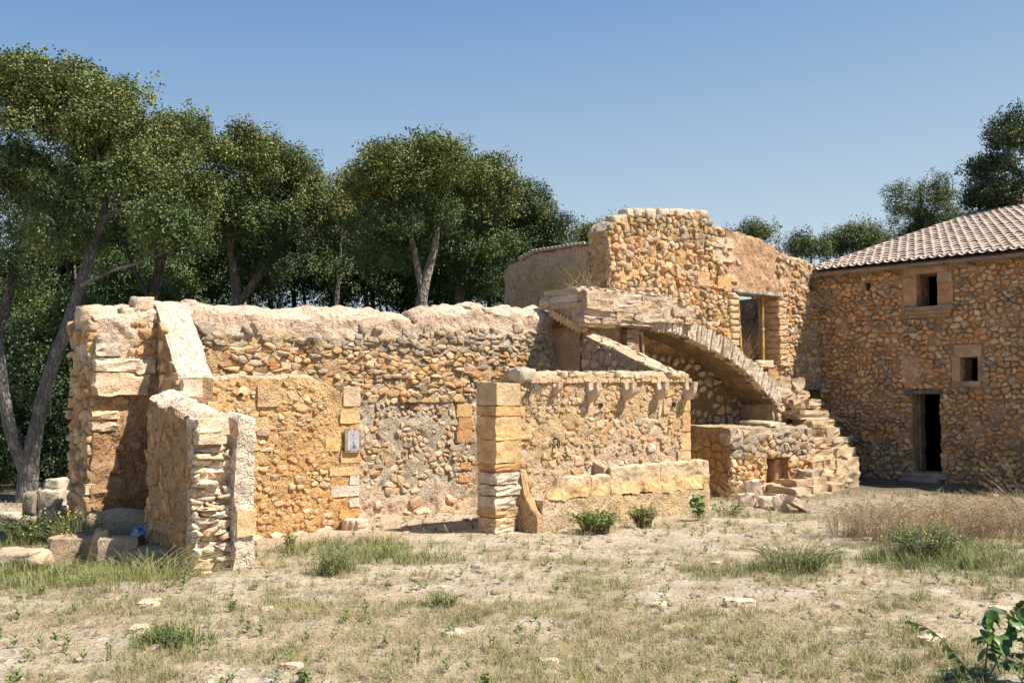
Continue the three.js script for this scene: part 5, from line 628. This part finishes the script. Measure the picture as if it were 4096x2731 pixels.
{ // thicket below the trees, its leaf colour darkened to paint the shade there
  const r = rng(400), items = [[], []];
  for (let i = 0; i < 30000; i++) { const z = mix(-19, -34, r()), x = mix(-0.62, 0.14, r()) * -z, y = Math.pow(r(), 1.25) * (2.8 + 0.9 * n3(x * 0.5, 1, z * 0.5)); if (n3(x * 0.8, y * 0.8, z * 0.8) < -0.15) continue; const k = mix(0.45, 0.9, r()); items[i & 1].push([x, y, z, mix(0.9, 1.7, r()), r() * 6.28, mix3(DEEP, FRESH, r()).map((c) => c * k), (r() - 0.5) * 2]); }
  const t = thing('thicket', 'dark leafy undergrowth filling the wood below the oak crowns', 'undergrowth', 0, 0, -24); t.off = [0, 0, -24]; t.userData.kind = 'stuff';
  scatter(t, 'foliage', SPRIG[0], M.leaf, items[0], 'stuff'); scatter(t, 'foliage', SPRIG[1], M.leaf, items[1], 'stuff');
}

// ---------------------------------------------------------------- grass, straw, weeds, gravel
function tuft(seed, n, hgt, spread, lean, wd, dry) {
  const r = rng(seed), P = [], C = [], I = [], U = [];
  for (let i = 0; i < n; i++) {
    const a = r() * 6.283, b = r() * 6.283, R = spread * Math.sqrt(r()), x = R * Math.cos(b), z = R * Math.sin(b), h = hgt * mix(0.45, 1.2, r()), l = h * lean * mix(0.2, 1.3, r()), dx = Math.cos(a), dz = Math.sin(a), w = wd * mix(0.7, 1.3, r()), px = -dz * w, pz = dx * w, k = P.length / 3, up = h / Math.hypot(1, lean * 0.6), c = mix(0.75, 1.25, r());
    P.push(x - px, 0, z - pz, x + px, 0, z + pz, x + dx * l * 0.35 - px * 0.8, up * 0.6, z + dz * l * 0.35 - pz * 0.8, x + dx * l * 0.35 + px * 0.8, up * 0.6, z + dz * l * 0.35 + pz * 0.8, x + dx * l, up * (dry ? mix(0.45, 1, r()) : 1), z + dz * l);
    for (let j = 0; j < 5; j++) { const q = c * (j < 2 ? 0.8 : j > 3 ? 1.12 : 1); C.push(q, q, q * (j > 3 ? 0.9 : 1)); U.push(0, 0); }
    I.push(k, k + 1, k + 2, k + 1, k + 3, k + 2, k + 2, k + 3, k + 4);
  }
  const g = new THREE.BufferGeometry(); g.setAttribute('position', new THREE.Float32BufferAttribute(P, 3)); g.setAttribute('color', new THREE.Float32BufferAttribute(C, 3)); g.setAttribute('uv', new THREE.Float32BufferAttribute(U, 2)); g.setIndex(I); g.computeVertexNormals(); return g;
}
const GREEN = [0.17, 0.225, 0.05], PALEG = [0.34, 0.33, 0.13], STRAW = [0.52, 0.41, 0.23], BROWN = [0.33, 0.23, 0.13];
{
  const r = rng(500), A = [[], []], D = [[], []], Wd = [];
  const spot = () => { const d = 5.6 + 12.5 * Math.pow(r(), 1.25), x = (r() - 0.5) * 1.4 * d; return [x, -d]; };
  for (let i = 0; i < 35000; i++) {
    const [x, z] = spot(); if (blocked(x, z)) continue; const [g, gr] = growth(x, z), y = gh(x, z) - 0.004;
    const q = r(), far = Math.hypot(x, z) / 10;
    if (q < g * 0.95 * cl(gr * 1.3)) { if (r() < 0.6) A[i & 1].push([x, y, z, mix(0.55, 1.15, r()) * (0.55 + 1.15 * g * gr * gr), r() * 6.28, mix3(mix3(GREEN, PALEG, r()), STRAW, r() * (1 - gr) * 0.8), (r() - 0.5) * 0.2]); }
    else if (q < 0.13 + g * 0.75) D[i & 1].push([x, y, z, mix(0.6, 1.2, r()), r() * 6.28, mix3(mix3(STRAW, BROWN, r() * r()), PALEG, gr * 0.7 * r()), (r() - 0.5) * 0.2]);
    else if (r() < 0.04) Wd.push([x, y, z, mix(0.5, 1.1, r()), r() * 6.28, mix3(FRESH, OLIVE, r()).map((k) => k * 1.6)]);
  }
  const gA = [tuft(1, 26, 0.11, 0.06, 0.8, 0.0021), tuft(2, 20, 0.16, 0.07, 0.9, 0.002)], gD = [tuft(3, 22, 0.05, 0.12, 3.4, 0.002, true), tuft(4, 18, 0.1, 0.12, 1.7, 0.0018, true)];
  const a = thing('grass', 'thin yellow green grass growing in patches over the courtyard', 'grass', 0, 0, -9, 0, undefined); a.off = [0, 0, -9]; a.userData.kind = 'stuff'; A.forEach((q, i) => scatter(a, 'grass', gA[i], M.blade, q, 'stuff'));
  const d = thing('dry_grass', 'dry straw and dead stalks lying over the pale ground', 'dry grass', 0, 0, -9); d.off = [0, 0, -9]; d.userData.kind = 'stuff'; D.forEach((q, i) => scatter(d, 'straw', gD[i], M.blade, q, 'stuff'));
  const wg = mergeGeometries(Array.from({ length: 12 }, (_, i) => { const g = leafG(mix(0.04, 0.07, r()), 0.02, 0.2, 0.3, 0); g.rotateZ(mix(0.2, 1.2, r())); g.rotateY(i * 2.4); g.translate(0, 0.01 + 0.006 * i, 0); return paint(g, [1, 1, 1]); }));
  const wt = thing('low_weeds', 'small green leafy weeds dotted over bare ground', 'weeds', 0, 0, -9); wt.off = [0, 0, -9]; wt.userData.kind = 'stuff'; scatter(wt, 'weeds', wg, M.blade, Wd, 'stuff');
  const gv = []; for (let i = 0; i < 3500; i++) { const [x, z] = spot(); if (blocked(x, z)) continue; const [g] = growth(x, z); if (r() < g * 0.6) continue; const s = 0.01 + 0.042 * Math.pow(r(), 5); gv.push([x, gh(x, z) + s * 0.15, z, s * 2, r() * 6.28, mix3([0.62, 0.56, 0.47], [0.5, 0.41, 0.31], r()), r() * 0.6, 0.55]); }
  const rk = rock(1, 1, 1, 77, { n: 2, round: 0.5, amp: 0.16, color: [1, 1, 1], vary: 0.1 }); const gr = thing('gravel', 'small pale limestone pebbles strewn over the ground', 'gravel', 0, 0, -9); gr.off = [0, 0, -9]; gr.userData.kind = 'stuff'; scatter(gr, 'pebbles', rk, M.stone, gv, 'stuff');
}

// ---------------------------------------------------------------- single plants
function plant(name, label, cat, x, z, o, group) {
  const t = thing(name, label, cat, x, gh(x, z), z, 0, group), r = rng(o.seed), st = [], lf = [], M4 = new THREE.Matrix4(), q = new THREE.Quaternion(), e = new THREE.Euler();
  for (let i = 0; i < o.stems; i++) {
    const a = r() * 6.283, h = o.h * mix(0.6, 1.1, r()), R = o.r * mix(0.2, 1, Math.sqrt(r())), a2 = r() * 6.283, bs = R * (o.bs ?? 0.55), b = [Math.cos(a) * bs, -0.02, Math.sin(a) * bs], tg = o.r * (o.tangle ?? 0.3), tp = [Math.cos(a) * R + Math.cos(a2) * tg, h * (1 - 0.35 * (R / o.r) ** 2), Math.sin(a) * R + Math.sin(a2) * tg], md = [mix(b[0], tp[0], 0.35), h * 0.6, mix(b[2], tp[2], 0.35)];
    st.push(tube([b, md, tp], [o.sr ?? 0.004, 0.0015], 4, o.stemC ?? [0.22, 0.2, 0.08], 2));
    const cv = new THREE.CatmullRomCurve3([b, md, tp].map((p) => new THREE.Vector3(...p)));
    for (let j = 0; j < (o.leaves ?? 8); j++) { const p = cv.getPoint(mix(o.from ?? 0.2, 1, r())); const g = leafG(o.l * mix(0.6, 1.2, r()), o.w * mix(0.7, 1.2, r()), 0.4 * r(), 0.3, o.seg ?? 0); e.set((r() - 0.5) * 1.2, r() * 6.283, mix(-0.4, 1.0, r())); q.setFromEuler(e); M4.compose(p, q, new THREE.Vector3(1, 1, 1)); g.applyMatrix4(M4); lf.push(paint(g, mix3(o.c0, o.c1, r()).map((k) => k * mix(0.75, 1.25, r())))); }
    if (o.flower && r() < o.flower) { const g = new THREE.IcosahedronGeometry(0.012, 0); g.translate(...tp); const gi = mergeVertices((g.deleteAttribute('uv'), g.deleteAttribute('normal'), g)); gi.computeVertexNormals(); (o.fl ??= []).push(paint(gi, [0.7, 0.5, 0.05])); }
  }
  part(t, 'stem', mergeGeometries(st), M.blade, 'stuff'); if (lf.length) part(t, 'foliage', mergeGeometries(lf), o.mat ?? M.softLeaf, 'stuff'); if (o.fl?.length) part(t, 'flowers', mergeGeometries(o.fl), M.blade, 'stuff'); return t;
}
const G1 = [0.13, 0.2, 0.04], G2 = [0.22, 0.26, 0.06], G3 = [0.1, 0.17, 0.05];
plant('shrub', 'leafy green shrub against the trough base, larger left one of two', 'shrub', 1.06, -13.05, { seed: 1, stems: 110, h: 0.3, r: 0.3, leaves: 24, l: 0.04, w: 0.02, c0: G1, c1: G2, flower: 0.2 });
plant('shrub', 'small yellow green shrub against the trough base, right of the larger one', 'shrub', 1.72, -13.5, { seed: 2, stems: 70, h: 0.32, r: 0.2, leaves: 24, l: 0.038, w: 0.018, c0: G2, c1: [0.3, 0.27, 0.09] });
plant('sapling', 'bright green broad leaved sapling at the right corner of the trough', 'sapling', 2.62, -14.3, { seed: 3, stems: 7, h: 0.42, r: 0.14, leaves: 12, l: 0.09, w: 0.06, c0: [0.1, 0.22, 0.03], c1: [0.16, 0.28, 0.05], seg: 1 });
plant('shrub', 'low green herb clump right of the bright sapling', 'shrub', 3.05, -14.6, { seed: 33, stems: 24, h: 0.2, r: 0.22, leaves: 8, l: 0.05, w: 0.03, c0: G1, c1: G2 });
plant('herb_bush', 'bushy green herb with tiny yellow flowers in front of the dry grass mound', 'shrub', 4.35, -10.9, { seed: 4, stems: 150, h: 0.42, r: 0.4, leaves: 22, l: 0.042, w: 0.01, c0: G3, c1: G2, flower: 0.25 });
plant('herb_bush', 'wispy pale green herb in the middle right foreground, without flowers', 'shrub', 2.8, -10.2, { seed: 5, stems: 150, h: 0.3, r: 0.5, leaves: 8, l: 0.05, w: 0.004, c0: [0.24, 0.27, 0.09], c1: [0.32, 0.32, 0.13] });
plant('weed_clump', 'upright green weed clump left of the grass before the orange wall', 'weed', ...[-2.43, -11.33], { seed: 6, stems: 16, h: 0.26, r: 0.1, leaves: 14, l: 0.04, w: 0.015, c0: G1, c1: G2 });
plant('weed_clump', 'round dark green grass clump in front of the doorway gap', 'weed', ...[-1.76, -9.98], { seed: 7, stems: 60, h: 0.24, r: 0.16, leaves: 6, l: 0.07, w: 0.006, c0: G1, c1: G2 });
plant('weed_clump', 'small bright green clump alone in the centre foreground', 'weed', ...[-0.56, -8.56], { seed: 8, stems: 46, h: 0.15, r: 0.15, leaves: 6, l: 0.06, w: 0.007, c0: [0.15, 0.24, 0.04], c1: G2 });
plant('weed_clump', 'green clump at lower left, left one of two neighbours', 'weed', ...[-2.44, -7.14], { seed: 9, stems: 40, h: 0.14, r: 0.12, leaves: 6, l: 0.05, w: 0.007, c0: G1, c1: G2 });
plant('weed_clump', 'darker green clump at lower left, right one of two neighbours', 'weed', ...[-2.29, -7.02], { seed: 10, stems: 34, h: 0.15, r: 0.1, leaves: 8, l: 0.04, w: 0.008, c0: G3, c1: G1 });
[[265, 1512, 'thin leafy weed stem at the lower left'], [1130, 1482, 'single leafy weed stem at the lower centre'], [965, 1515, 'thin weed stem left of the single centre stem'], [1690, 1318, 'upright leafy weed stem right of centre'], [700, 1560, 'weed sprout at the bottom edge left of centre'], [540, 1405, 'dark little weed tuft below the white jamb'], [1120, 1560, 'weed sprout at the bottom edge near the centre']].forEach(([px, py, lab], i) => { const k = 1.75 / (py - 905), X = (px - 1176) * k, Z = -2350 * k; plant('weed_sprout', lab, 'weed', X, Z, { seed: 20 + i, stems: i > 3 ? 7 : 2, h: i > 3 ? 0.09 : 0.18, r: 0.03, leaves: 12, l: 0.035, w: 0.014, c0: [0.16, 0.23, 0.05], c1: G2 }); });
plant('flowering_weed', 'tall weeds with yellow flowers beside the left wall end', 'weed', ...[-4.87, -11.54], { seed: 30, stems: 110, h: 0.55, r: 0.45, leaves: 16, l: 0.035, w: 0.01, c0: G3, c1: G2, flower: 0.5 });
plant('flowering_weed', 'green weeds growing from the fallen stones near the left wall', 'weed', ...[-5.74, -12.59], { seed: 31, stems: 150, h: 0.36, r: 0.65, leaves: 16, l: 0.04, w: 0.012, c0: G1, c1: G3, flower: 0.1 });
plant('shrub', 'dark grey green shrub in the shaded corner behind the fallen blocks', 'shrub', ...[-4.65, -12.59], { seed: 32, stems: 60, h: 0.42, r: 0.36, leaves: 12, l: 0.03, w: 0.008, c0: [0.1, 0.12, 0.07], c1: [0.16, 0.17, 0.1] });
plant('tall_grass', 'tall seeding grass along the foot of the near wall stub', 'grass', ...[-3.41, -9.57], { seed: 34, stems: 130, h: 0.3, r: 0.75, leaves: 4, l: 0.1, w: 0.004, c0: [0.26, 0.28, 0.08], c1: PALEG, stemC: [0.34, 0.32, 0.12], sr: 0.002 });
plant('dry_grass_mound', 'big mound of tangled dry brown grass in front of the house', 'dry grass', 4.9, -12.3, { seed: 35, stems: 700, h: 0.5, r: 0.9, bs: 0.85, tangle: 0.5, leaves: 4, l: 0.16, w: 0.004, from: 0.4, c0: [0.46, 0.33, 0.19], c1: [0.36, 0.24, 0.14], stemC: [0.42, 0.3, 0.18], sr: 0.0022, mat: M.blade });
plant('dry_grass_mound', 'second mound of dry grass at the right edge below the house wall', 'dry grass', 6.4, -12.9, { seed: 36, stems: 700, h: 0.55, r: 1.0, bs: 0.85, tangle: 0.5, leaves: 4, l: 0.16, w: 0.004, from: 0.4, c0: [0.46, 0.34, 0.2], c1: [0.34, 0.24, 0.14], stemC: [0.42, 0.31, 0.18], sr: 0.0022, mat: M.blade });
plant('dry_grass_mound', 'sparse straw coloured tuft at the left of the big dry mound', 'dry grass', 4.05, -12.6, { seed: 37, stems: 120, h: 0.4, r: 0.35, leaves: 3, l: 0.14, w: 0.004, from: 0.4, c0: [0.56, 0.44, 0.27], c1: [0.46, 0.34, 0.2], stemC: [0.54, 0.42, 0.26], sr: 0.002, mat: M.blade });
{ // tall oat stalks at the right edge
  const [X, Z] = [6.34, -12.78], t = thing('oat_stalks', 'tall arching dry oat stalks with drooping seeds at the right edge', 'dry grass', X, 0, Z), r = rng(38), st = [], sd = [];
  for (let i = 0; i < 16; i++) { const a = Math.PI + (r() - 0.6) * 1.4, h = mix(0.5, 1.05, r()), l = mix(0.2, 0.6, r()), p = [[0.3 * r(), 0, 0.2 * (r() - 0.5)], [Math.cos(a) * l * 0.4, h * 0.7, 0.1 * (r() - 0.5)], [Math.cos(a) * l, h, 0.15 * (r() - 0.5)]]; st.push(tube(p, [0.003, 0.0012], 4, [0.5, 0.36, 0.2], 4)); const cv = new THREE.CatmullRomCurve3(p.map((q) => new THREE.Vector3(...q))); for (let j = 0; j < 9; j++) { const g = leafG(0.03, 0.008, 0.3, 0.2, 0); g.rotateZ(-1.0 - r()); g.rotateY(r() * 6); const q = cv.getPoint(mix(0.6, 1, r())); g.translate(q.x, q.y, q.z); sd.push(paint(g, [0.56, 0.42, 0.24])); } }
  part(t, 'stalk', mergeGeometries(st), M.blade, 'stuff'); part(t, 'seeds', mergeGeometries(sd), M.blade, 'stuff');
}
function dryB(label, u, y, v, o) { const p = W(u, v), t = thing('dry_weeds', label, 'dry weeds', p.x, y, p.z), r = rng(o.seed), st = []; for (let i = 0; i < o.n; i++) { const a = r() * 6.283, R = o.r * Math.sqrt(r()), h = o.h * mix(0.4, 1.1, r()), b = r() * 6.28, k = o.b ?? 0.3; st.push(tube([[Math.cos(b) * R * k * 2, 0, Math.sin(b) * R * k * 2], [Math.cos(a) * R * 0.5 + Math.cos(b) * R * k, h * 0.6, Math.sin(a) * R * 0.5 + Math.sin(b) * R * k], [Math.cos(a) * R + Math.cos(b) * R * k, h, Math.sin(a) * R + Math.sin(b) * R * k]], [0.003, 0.0015], 3, mix3(o.c, [0.5, 0.36, 0.2], r() * 0.6), 2)); } part(t, 'stalks', mergeGeometries(st), M.blade, 'stuff'); }
dryB('reddish dry weeds inside the propped upper doorway', 17.5, 2.33, 12.75, { seed: 1, n: 260, r: 0.45, h: 0.7, c: [0.34, 0.17, 0.08] });
dryB('dry stalks standing on top of the stair landing', 12.3, 3.46, 12.1, { seed: 2, n: 46, r: 0.4, h: 0.4, c: [0.46, 0.3, 0.16], b: 0.5 });
dryB('dry weeds inside the lean-to behind its front wall, near the corner', 10.9, 1.5, 10.9, { seed: 3, n: 120, r: 0.5, h: 0.62, c: [0.42, 0.26, 0.14], b: 0.6 });
dryB('reddish dry weeds growing between the lower stair steps', 17.0, 0.95, 10.6, { seed: 4, n: 90, r: 0.16, h: 0.2, c: [0.42, 0.22, 0.1] });
dryB('small dry weeds at the foot of the arch by the upper steps', 17.35, 1.35, 11.25, { seed: 5, n: 90, r: 0.2, h: 0.22, c: [0.42, 0.24, 0.12] });
dryB('dry stalks at the foot of the oven block corner', 14.1, 0.0, 10.2, { seed: 6, n: 120, r: 0.4, h: 0.32, c: [0.46, 0.34, 0.18], b: 0.6 });
{ // broad leaved young shrub, lower right: every leaf a part
  const [X, Z] = [2.9, -6.46], t = thing('mulberry_shoot', 'young shrub with large glossy leaves in the lower right corner', 'shrub', X, 0, Z), r = rng(41); t.off = [X, 0, Z];
  const D = -Z, P = (zx, zy, dz = 0) => { const px = 2009.7 + 0.1761 * zx, py = 1292 + 0.1761 * zy, k = (D - dz) / 2350; return [(px - 1176) * k, Math.max(0, 1.75 - (py - 905) * k), -(D - dz)]; };
  const mat = new THREE.MeshPhysicalMaterial({ vertexColors: true, roughness: 0.42, transmission: 0.22, thickness: 0 });
  const stems = [[[1400, 1440], [1550, 1130, 0.03], [1620, 900, 0.05], [1700, 680, 0.06], [1840, 540, 0.05], [1990, 400, 0.03]], [[1330, 1440], [1360, 1250, 0.1], [1385, 1000, 0.14], [1400, 700, 0.15], [1420, 560, 0.16]], [[1250, 1440], [1130, 1330], [980, 1170, -0.03], [860, 1020, -0.06], [720, 880, -0.1], [560, 780, -0.14], [440, 740, -0.17], [350, 700, -0.2]], [[1545, 1130, 0.03], [1700, 1130, 0.12], [1850, 1130, 0.16], [2050, 1100, 0.2]], [[1530, 1190, 0.03], [1640, 1240, 0.14], [1800, 1270, 0.2]], [[1625, 880, 0.05], [1750, 840, 0.12], [1900, 810, 0.16], [2100, 800, 0.2]], [[1590, 1000, 0.05], [1500, 900, 0.16], [1250, 930, 0.2]], [[1655, 860, 0.05], [1700, 940, 0.1], [1950, 930, 0.16], [2060, 920, 0.18]]];
  stems.forEach((s, i) => {
    const pts = s.map((q) => P(...q)); part(t, 'stem', tube(pts, [i < 3 ? 0.006 : 0.0035, 0.0018], 6, i < 3 ? [0.22, 0.14, 0.08] : [0.16, 0.2, 0.06], 4), M.wood);
    const cv = new THREE.CatmullRomCurve3(pts.map((q) => new THREE.Vector3(...q))), n = i === 2 ? 24 : i === 0 ? 20 : i === 1 ? 26 : 11;
    for (let j = 0; j < n; j++) {
      const k = mix(i > 2 ? 0.3 : i === 2 ? 0.15 : 0.28, 1, (j + 0.5) / n), p = cv.getPoint(k), d = cv.getTangent(k), small = i === 2 ? mix(0.75, 0.35, k) : i > 2 ? 0.62 : mix(0.8, 1.05, r());
      const l = 0.105 * small * mix(0.8, 1.2, r()), g = leafG(l, l * 0.72, mix(0.15, 0.5, r()), 0.2, 3); const yaw = Math.atan2(-d.z, d.x) + (j % 2 ? 1.15 : -1.15) + (r() - 0.5) * 0.7; g.rotateX((r() - 0.5) * 0.9 + 0.35); g.rotateZ(mix(-0.55, 0.25, r())); g.rotateY(yaw); g.translate(p.x, p.y, p.z);
      part(t, 'leaf', paint(g, mix3([0.035, 0.1, 0.02], [0.1, 0.2, 0.03], r() * (i === 2 ? 0.6 + 0.6 * k : 1))), mat);
    }
  });
  for (let j = 0; j < 46; j++) { const g = leafG(0.06, 0.04, 0.4, 0.3, 2), p = P(mix(780, 1450, r()), mix(1330, 1500, r()), (r() - 0.5) * 0.3); g.rotateZ(mix(-0.4, 0.6, r())); g.rotateY(r() * 6.28); g.translate(p[0], Math.max(0.02, p[1]), p[2]); part(t, 'leaf', paint(g, mix3([0.03, 0.08, 0.018], [0.08, 0.15, 0.03], r())), mat); }
}

// ---------------------------------------------------------------- fallen stones and litter
function stoneAt(name, label, x, z, w, h, d, seed, o = {}, group) { const t = thing(name, label, 'stone', x, gh(x, z) + (o.lift ?? 0), z, o.turn ?? 0, group); const g = rock(w, h, d, seed, { n: 5, ...o }); if (o.tilt) g.rotateZ(o.tilt); if (o.pitch) g.rotateX(o.pitch); g.translate(0, h * (o.sink ?? 0.42), 0); part(t, 'stone', g, M.stone); return t; }
const GRS = [0.36, 0.31, 0.25];
stoneAt('fallen_block', 'grey squared block lying on a flat stone in the shaded corner', -4.1, -10.75, 0.38, 0.23, 0.28, 1, { round: 0.08, amp: 0.04, color: GRS, lift: 0.13, turn: 0.3 });
stoneAt('fallen_block', 'flat dark stone under the grey squared block', -4.08, -10.72, 0.36, 0.16, 0.28, 2, { round: 0.1, amp: 0.05, color: [0.3, 0.26, 0.21], turn: 0.2 });
stoneAt('fallen_block', 'broad brown block left of the squared block by the wall end', -4.75, -11.15, 0.46, 0.32, 0.36, 3, { round: 0.12, amp: 0.06, color: [0.38, 0.31, 0.23], turn: 0.5 });
stoneAt('fallen_stone', 'pointed orange stone leaning behind the squared block', -4.4, -11.1, 0.3, 0.4, 0.26, 4, { round: 0.15, amp: 0.07, taper: 0.5, color: [0.55, 0.38, 0.22] });
stoneAt('fallen_stone', 'round grey boulder against the shaded wall corner', -4.5, -11.9, 0.75, 0.5, 0.4, 5, { round: 0.6, amp: 0.06, color: [0.34, 0.28, 0.21] });
stoneAt('fallen_stone', 'low brown stone at the foot of the near wall stub', -3.75, -10.75, 0.42, 0.26, 0.34, 6, { round: 0.4, color: [0.33, 0.26, 0.19] });
stoneAt('boulder', 'pale flat boulder at the left edge in the grass', -5.15, -10.85, 0.55, 0.2, 0.4, 7, { round: 0.35, amp: 0.1, color: [0.46, 0.4, 0.31] });
for (const [dx, y, dz, w, h, i, lab] of [[0, 0, 0, 0.34, 0.34, 1, 'lowest pale block of the broken stone pile behind the left wall end'], [-0.02, 0.28, 0.02, 0.3, 0.28, 2, 'grey ragged block in the middle of the broken stone pile behind the left wall end'], [-0.25, 0.2, 0.1, 0.16, 0.3, 3, 'dark left block of the broken stone pile behind the left wall end'], [0.02, 0.54, 0, 0.2, 0.14, 4, 'topmost small stone of the broken stone pile behind the left wall end']]) stoneAt('ruin_stone', lab, -6.25 + dx, -14.1 + dz, w, h, 0.36, 20 + i, { lift: y, round: 0.15, amp: 0.08, color: i === 3 ? [0.3, 0.27, 0.22] : [0.58, 0.52, 0.44] });
for (const [x, z, s, lab] of [[-6.95, -14.3, 0.17, 'pinkish square stone left of the broken stone pile'], [-7.3, -14.4, 0.18, 'long pale stone between the big oak trunk and the broken pile'], [-7.75, -14.6, 0.15, 'pale round stone near the left edge before the big oak'], [-8.1, -14.5, 0.16, 'pale low stone at the left edge before the big oak']]) stoneAt('ruin_stone', lab, x, z, s * 1.4, s, s, Math.round(s * 1000) + Math.round(-x * 10), { round: 0.3, color: [0.6, 0.53, 0.45] });
stoneAt('broken_slab', 'large smooth white slab leaning at the right of the pale rubble by the steps', ...[4.31, -15.42], 0.42, 0.1, 0.34, 31, { round: 0.05, amp: 0.03, sharp: 0.6, tilt: -0.5, lift: 0.06, color: [0.64, 0.55, 0.46], turn: 0.2 });
stoneAt('broken_slab', 'upright pointed white slab in the pale rubble below the oven mouth', ...[4.03, -15.53], 0.22, 0.26, 0.14, 32, { round: 0.1, amp: 0.05, taper: 0.4, sharp: 0.6, tilt: 0.3, color: [0.66, 0.58, 0.49] });
stoneAt('broken_slab', 'tall white chunk leaning on the oven block left of its mouth', 3.83, -16.3, 0.24, 0.4, 0.2, 33, { round: 0.12, amp: 0.06, sharp: 0.6, tilt: 0.15, color: [0.66, 0.57, 0.49] });
stoneAt('broken_slab', 'low white chunk in front of the oven mouth', 3.95, -15.75, 0.34, 0.18, 0.26, 34, { round: 0.2, amp: 0.07, color: [0.64, 0.57, 0.48] });
stoneAt('broken_slab', 'small white block leftmost in the pale rubble by the oven', 3.62, -15.9, 0.24, 0.2, 0.2, 35, { round: 0.12, color: [0.66, 0.59, 0.5] });
[[1690, 1388, 0.24, 'flat white stone in front of the wispy pale herb'], [1512, 1382, 0.16, 'chunky pale stone left of the flat white stone in mid foreground'], [2290, 1395, 0.2, 'pale stone at the right edge above the big leaved shrub'], [1640, 1290, 0.12, 'little pale stone behind the wispy pale herb'], [1985, 1240, 0.14, 'little pale stone at the left foot of the big dry grass mound'], [620, 1400, 0.13, 'pale stone below the white jamb in the left foreground'], [675, 1530, 0.13, 'pale stone at the bottom edge, left of centre'], [1040, 1445, 0.16, 'pale stone just below the bright green centre clump'], [330, 1440, 0.16, 'pale stone above the two green clumps at lower left'], [1260, 1500, 0.12, 'pale stone at the bottom, right of the single centre weed stem'], [2130, 1470, 0.22, 'broad pale stone beside the arching shoot of the big leaved shrub'], [350, 1385, 0.2, 'long pale stone in the left foreground below the tall seeding grass']].forEach(([px, py, q, lab], i) => { const k = 1.75 / (py - 905); stoneAt('ground_stone', lab, (px - 1176) * k, -2350 * k, q, q * 0.36, q * 0.7, 50 + i, { round: 0.3, amp: 0.13, color: [0.56, 0.49, 0.4], sink: 0.12, sharp: 0.6, turn: i }, 'pale stones half buried in the courtyard'); });
{ const g = new THREE.PlaneGeometry(0.3, 0.2, 16, 12), p = g.attributes.position; g.rotateX(-1.1); for (let i = 0; i < p.count; i++) { const d = jitterVec(p.getX(i), p.getY(i), p.getZ(i), 0.06, 9); p.setXYZ(i, p.getX(i) + d[0], p.getY(i) + d[1], p.getZ(i) + d[2]); } g.computeVertexNormals(); const [X, Z] = [-4.12, -11.64]; const t = thing('cloth_rag', 'crumpled white rag with a blue stripe lying in the shaded corner', 'rag', X, 0.2, Z, 0.4); t.off = [0, 0, 0]; part(t, 'cloth', paint(g, (x, y, z) => (Math.abs(x * 0.8 + y + 0.02) < 0.03 ? [0.1, 0.25, 0.6] : [0.62, 0.66, 0.72])), M.blade); }
renderer.render(scene, camera);
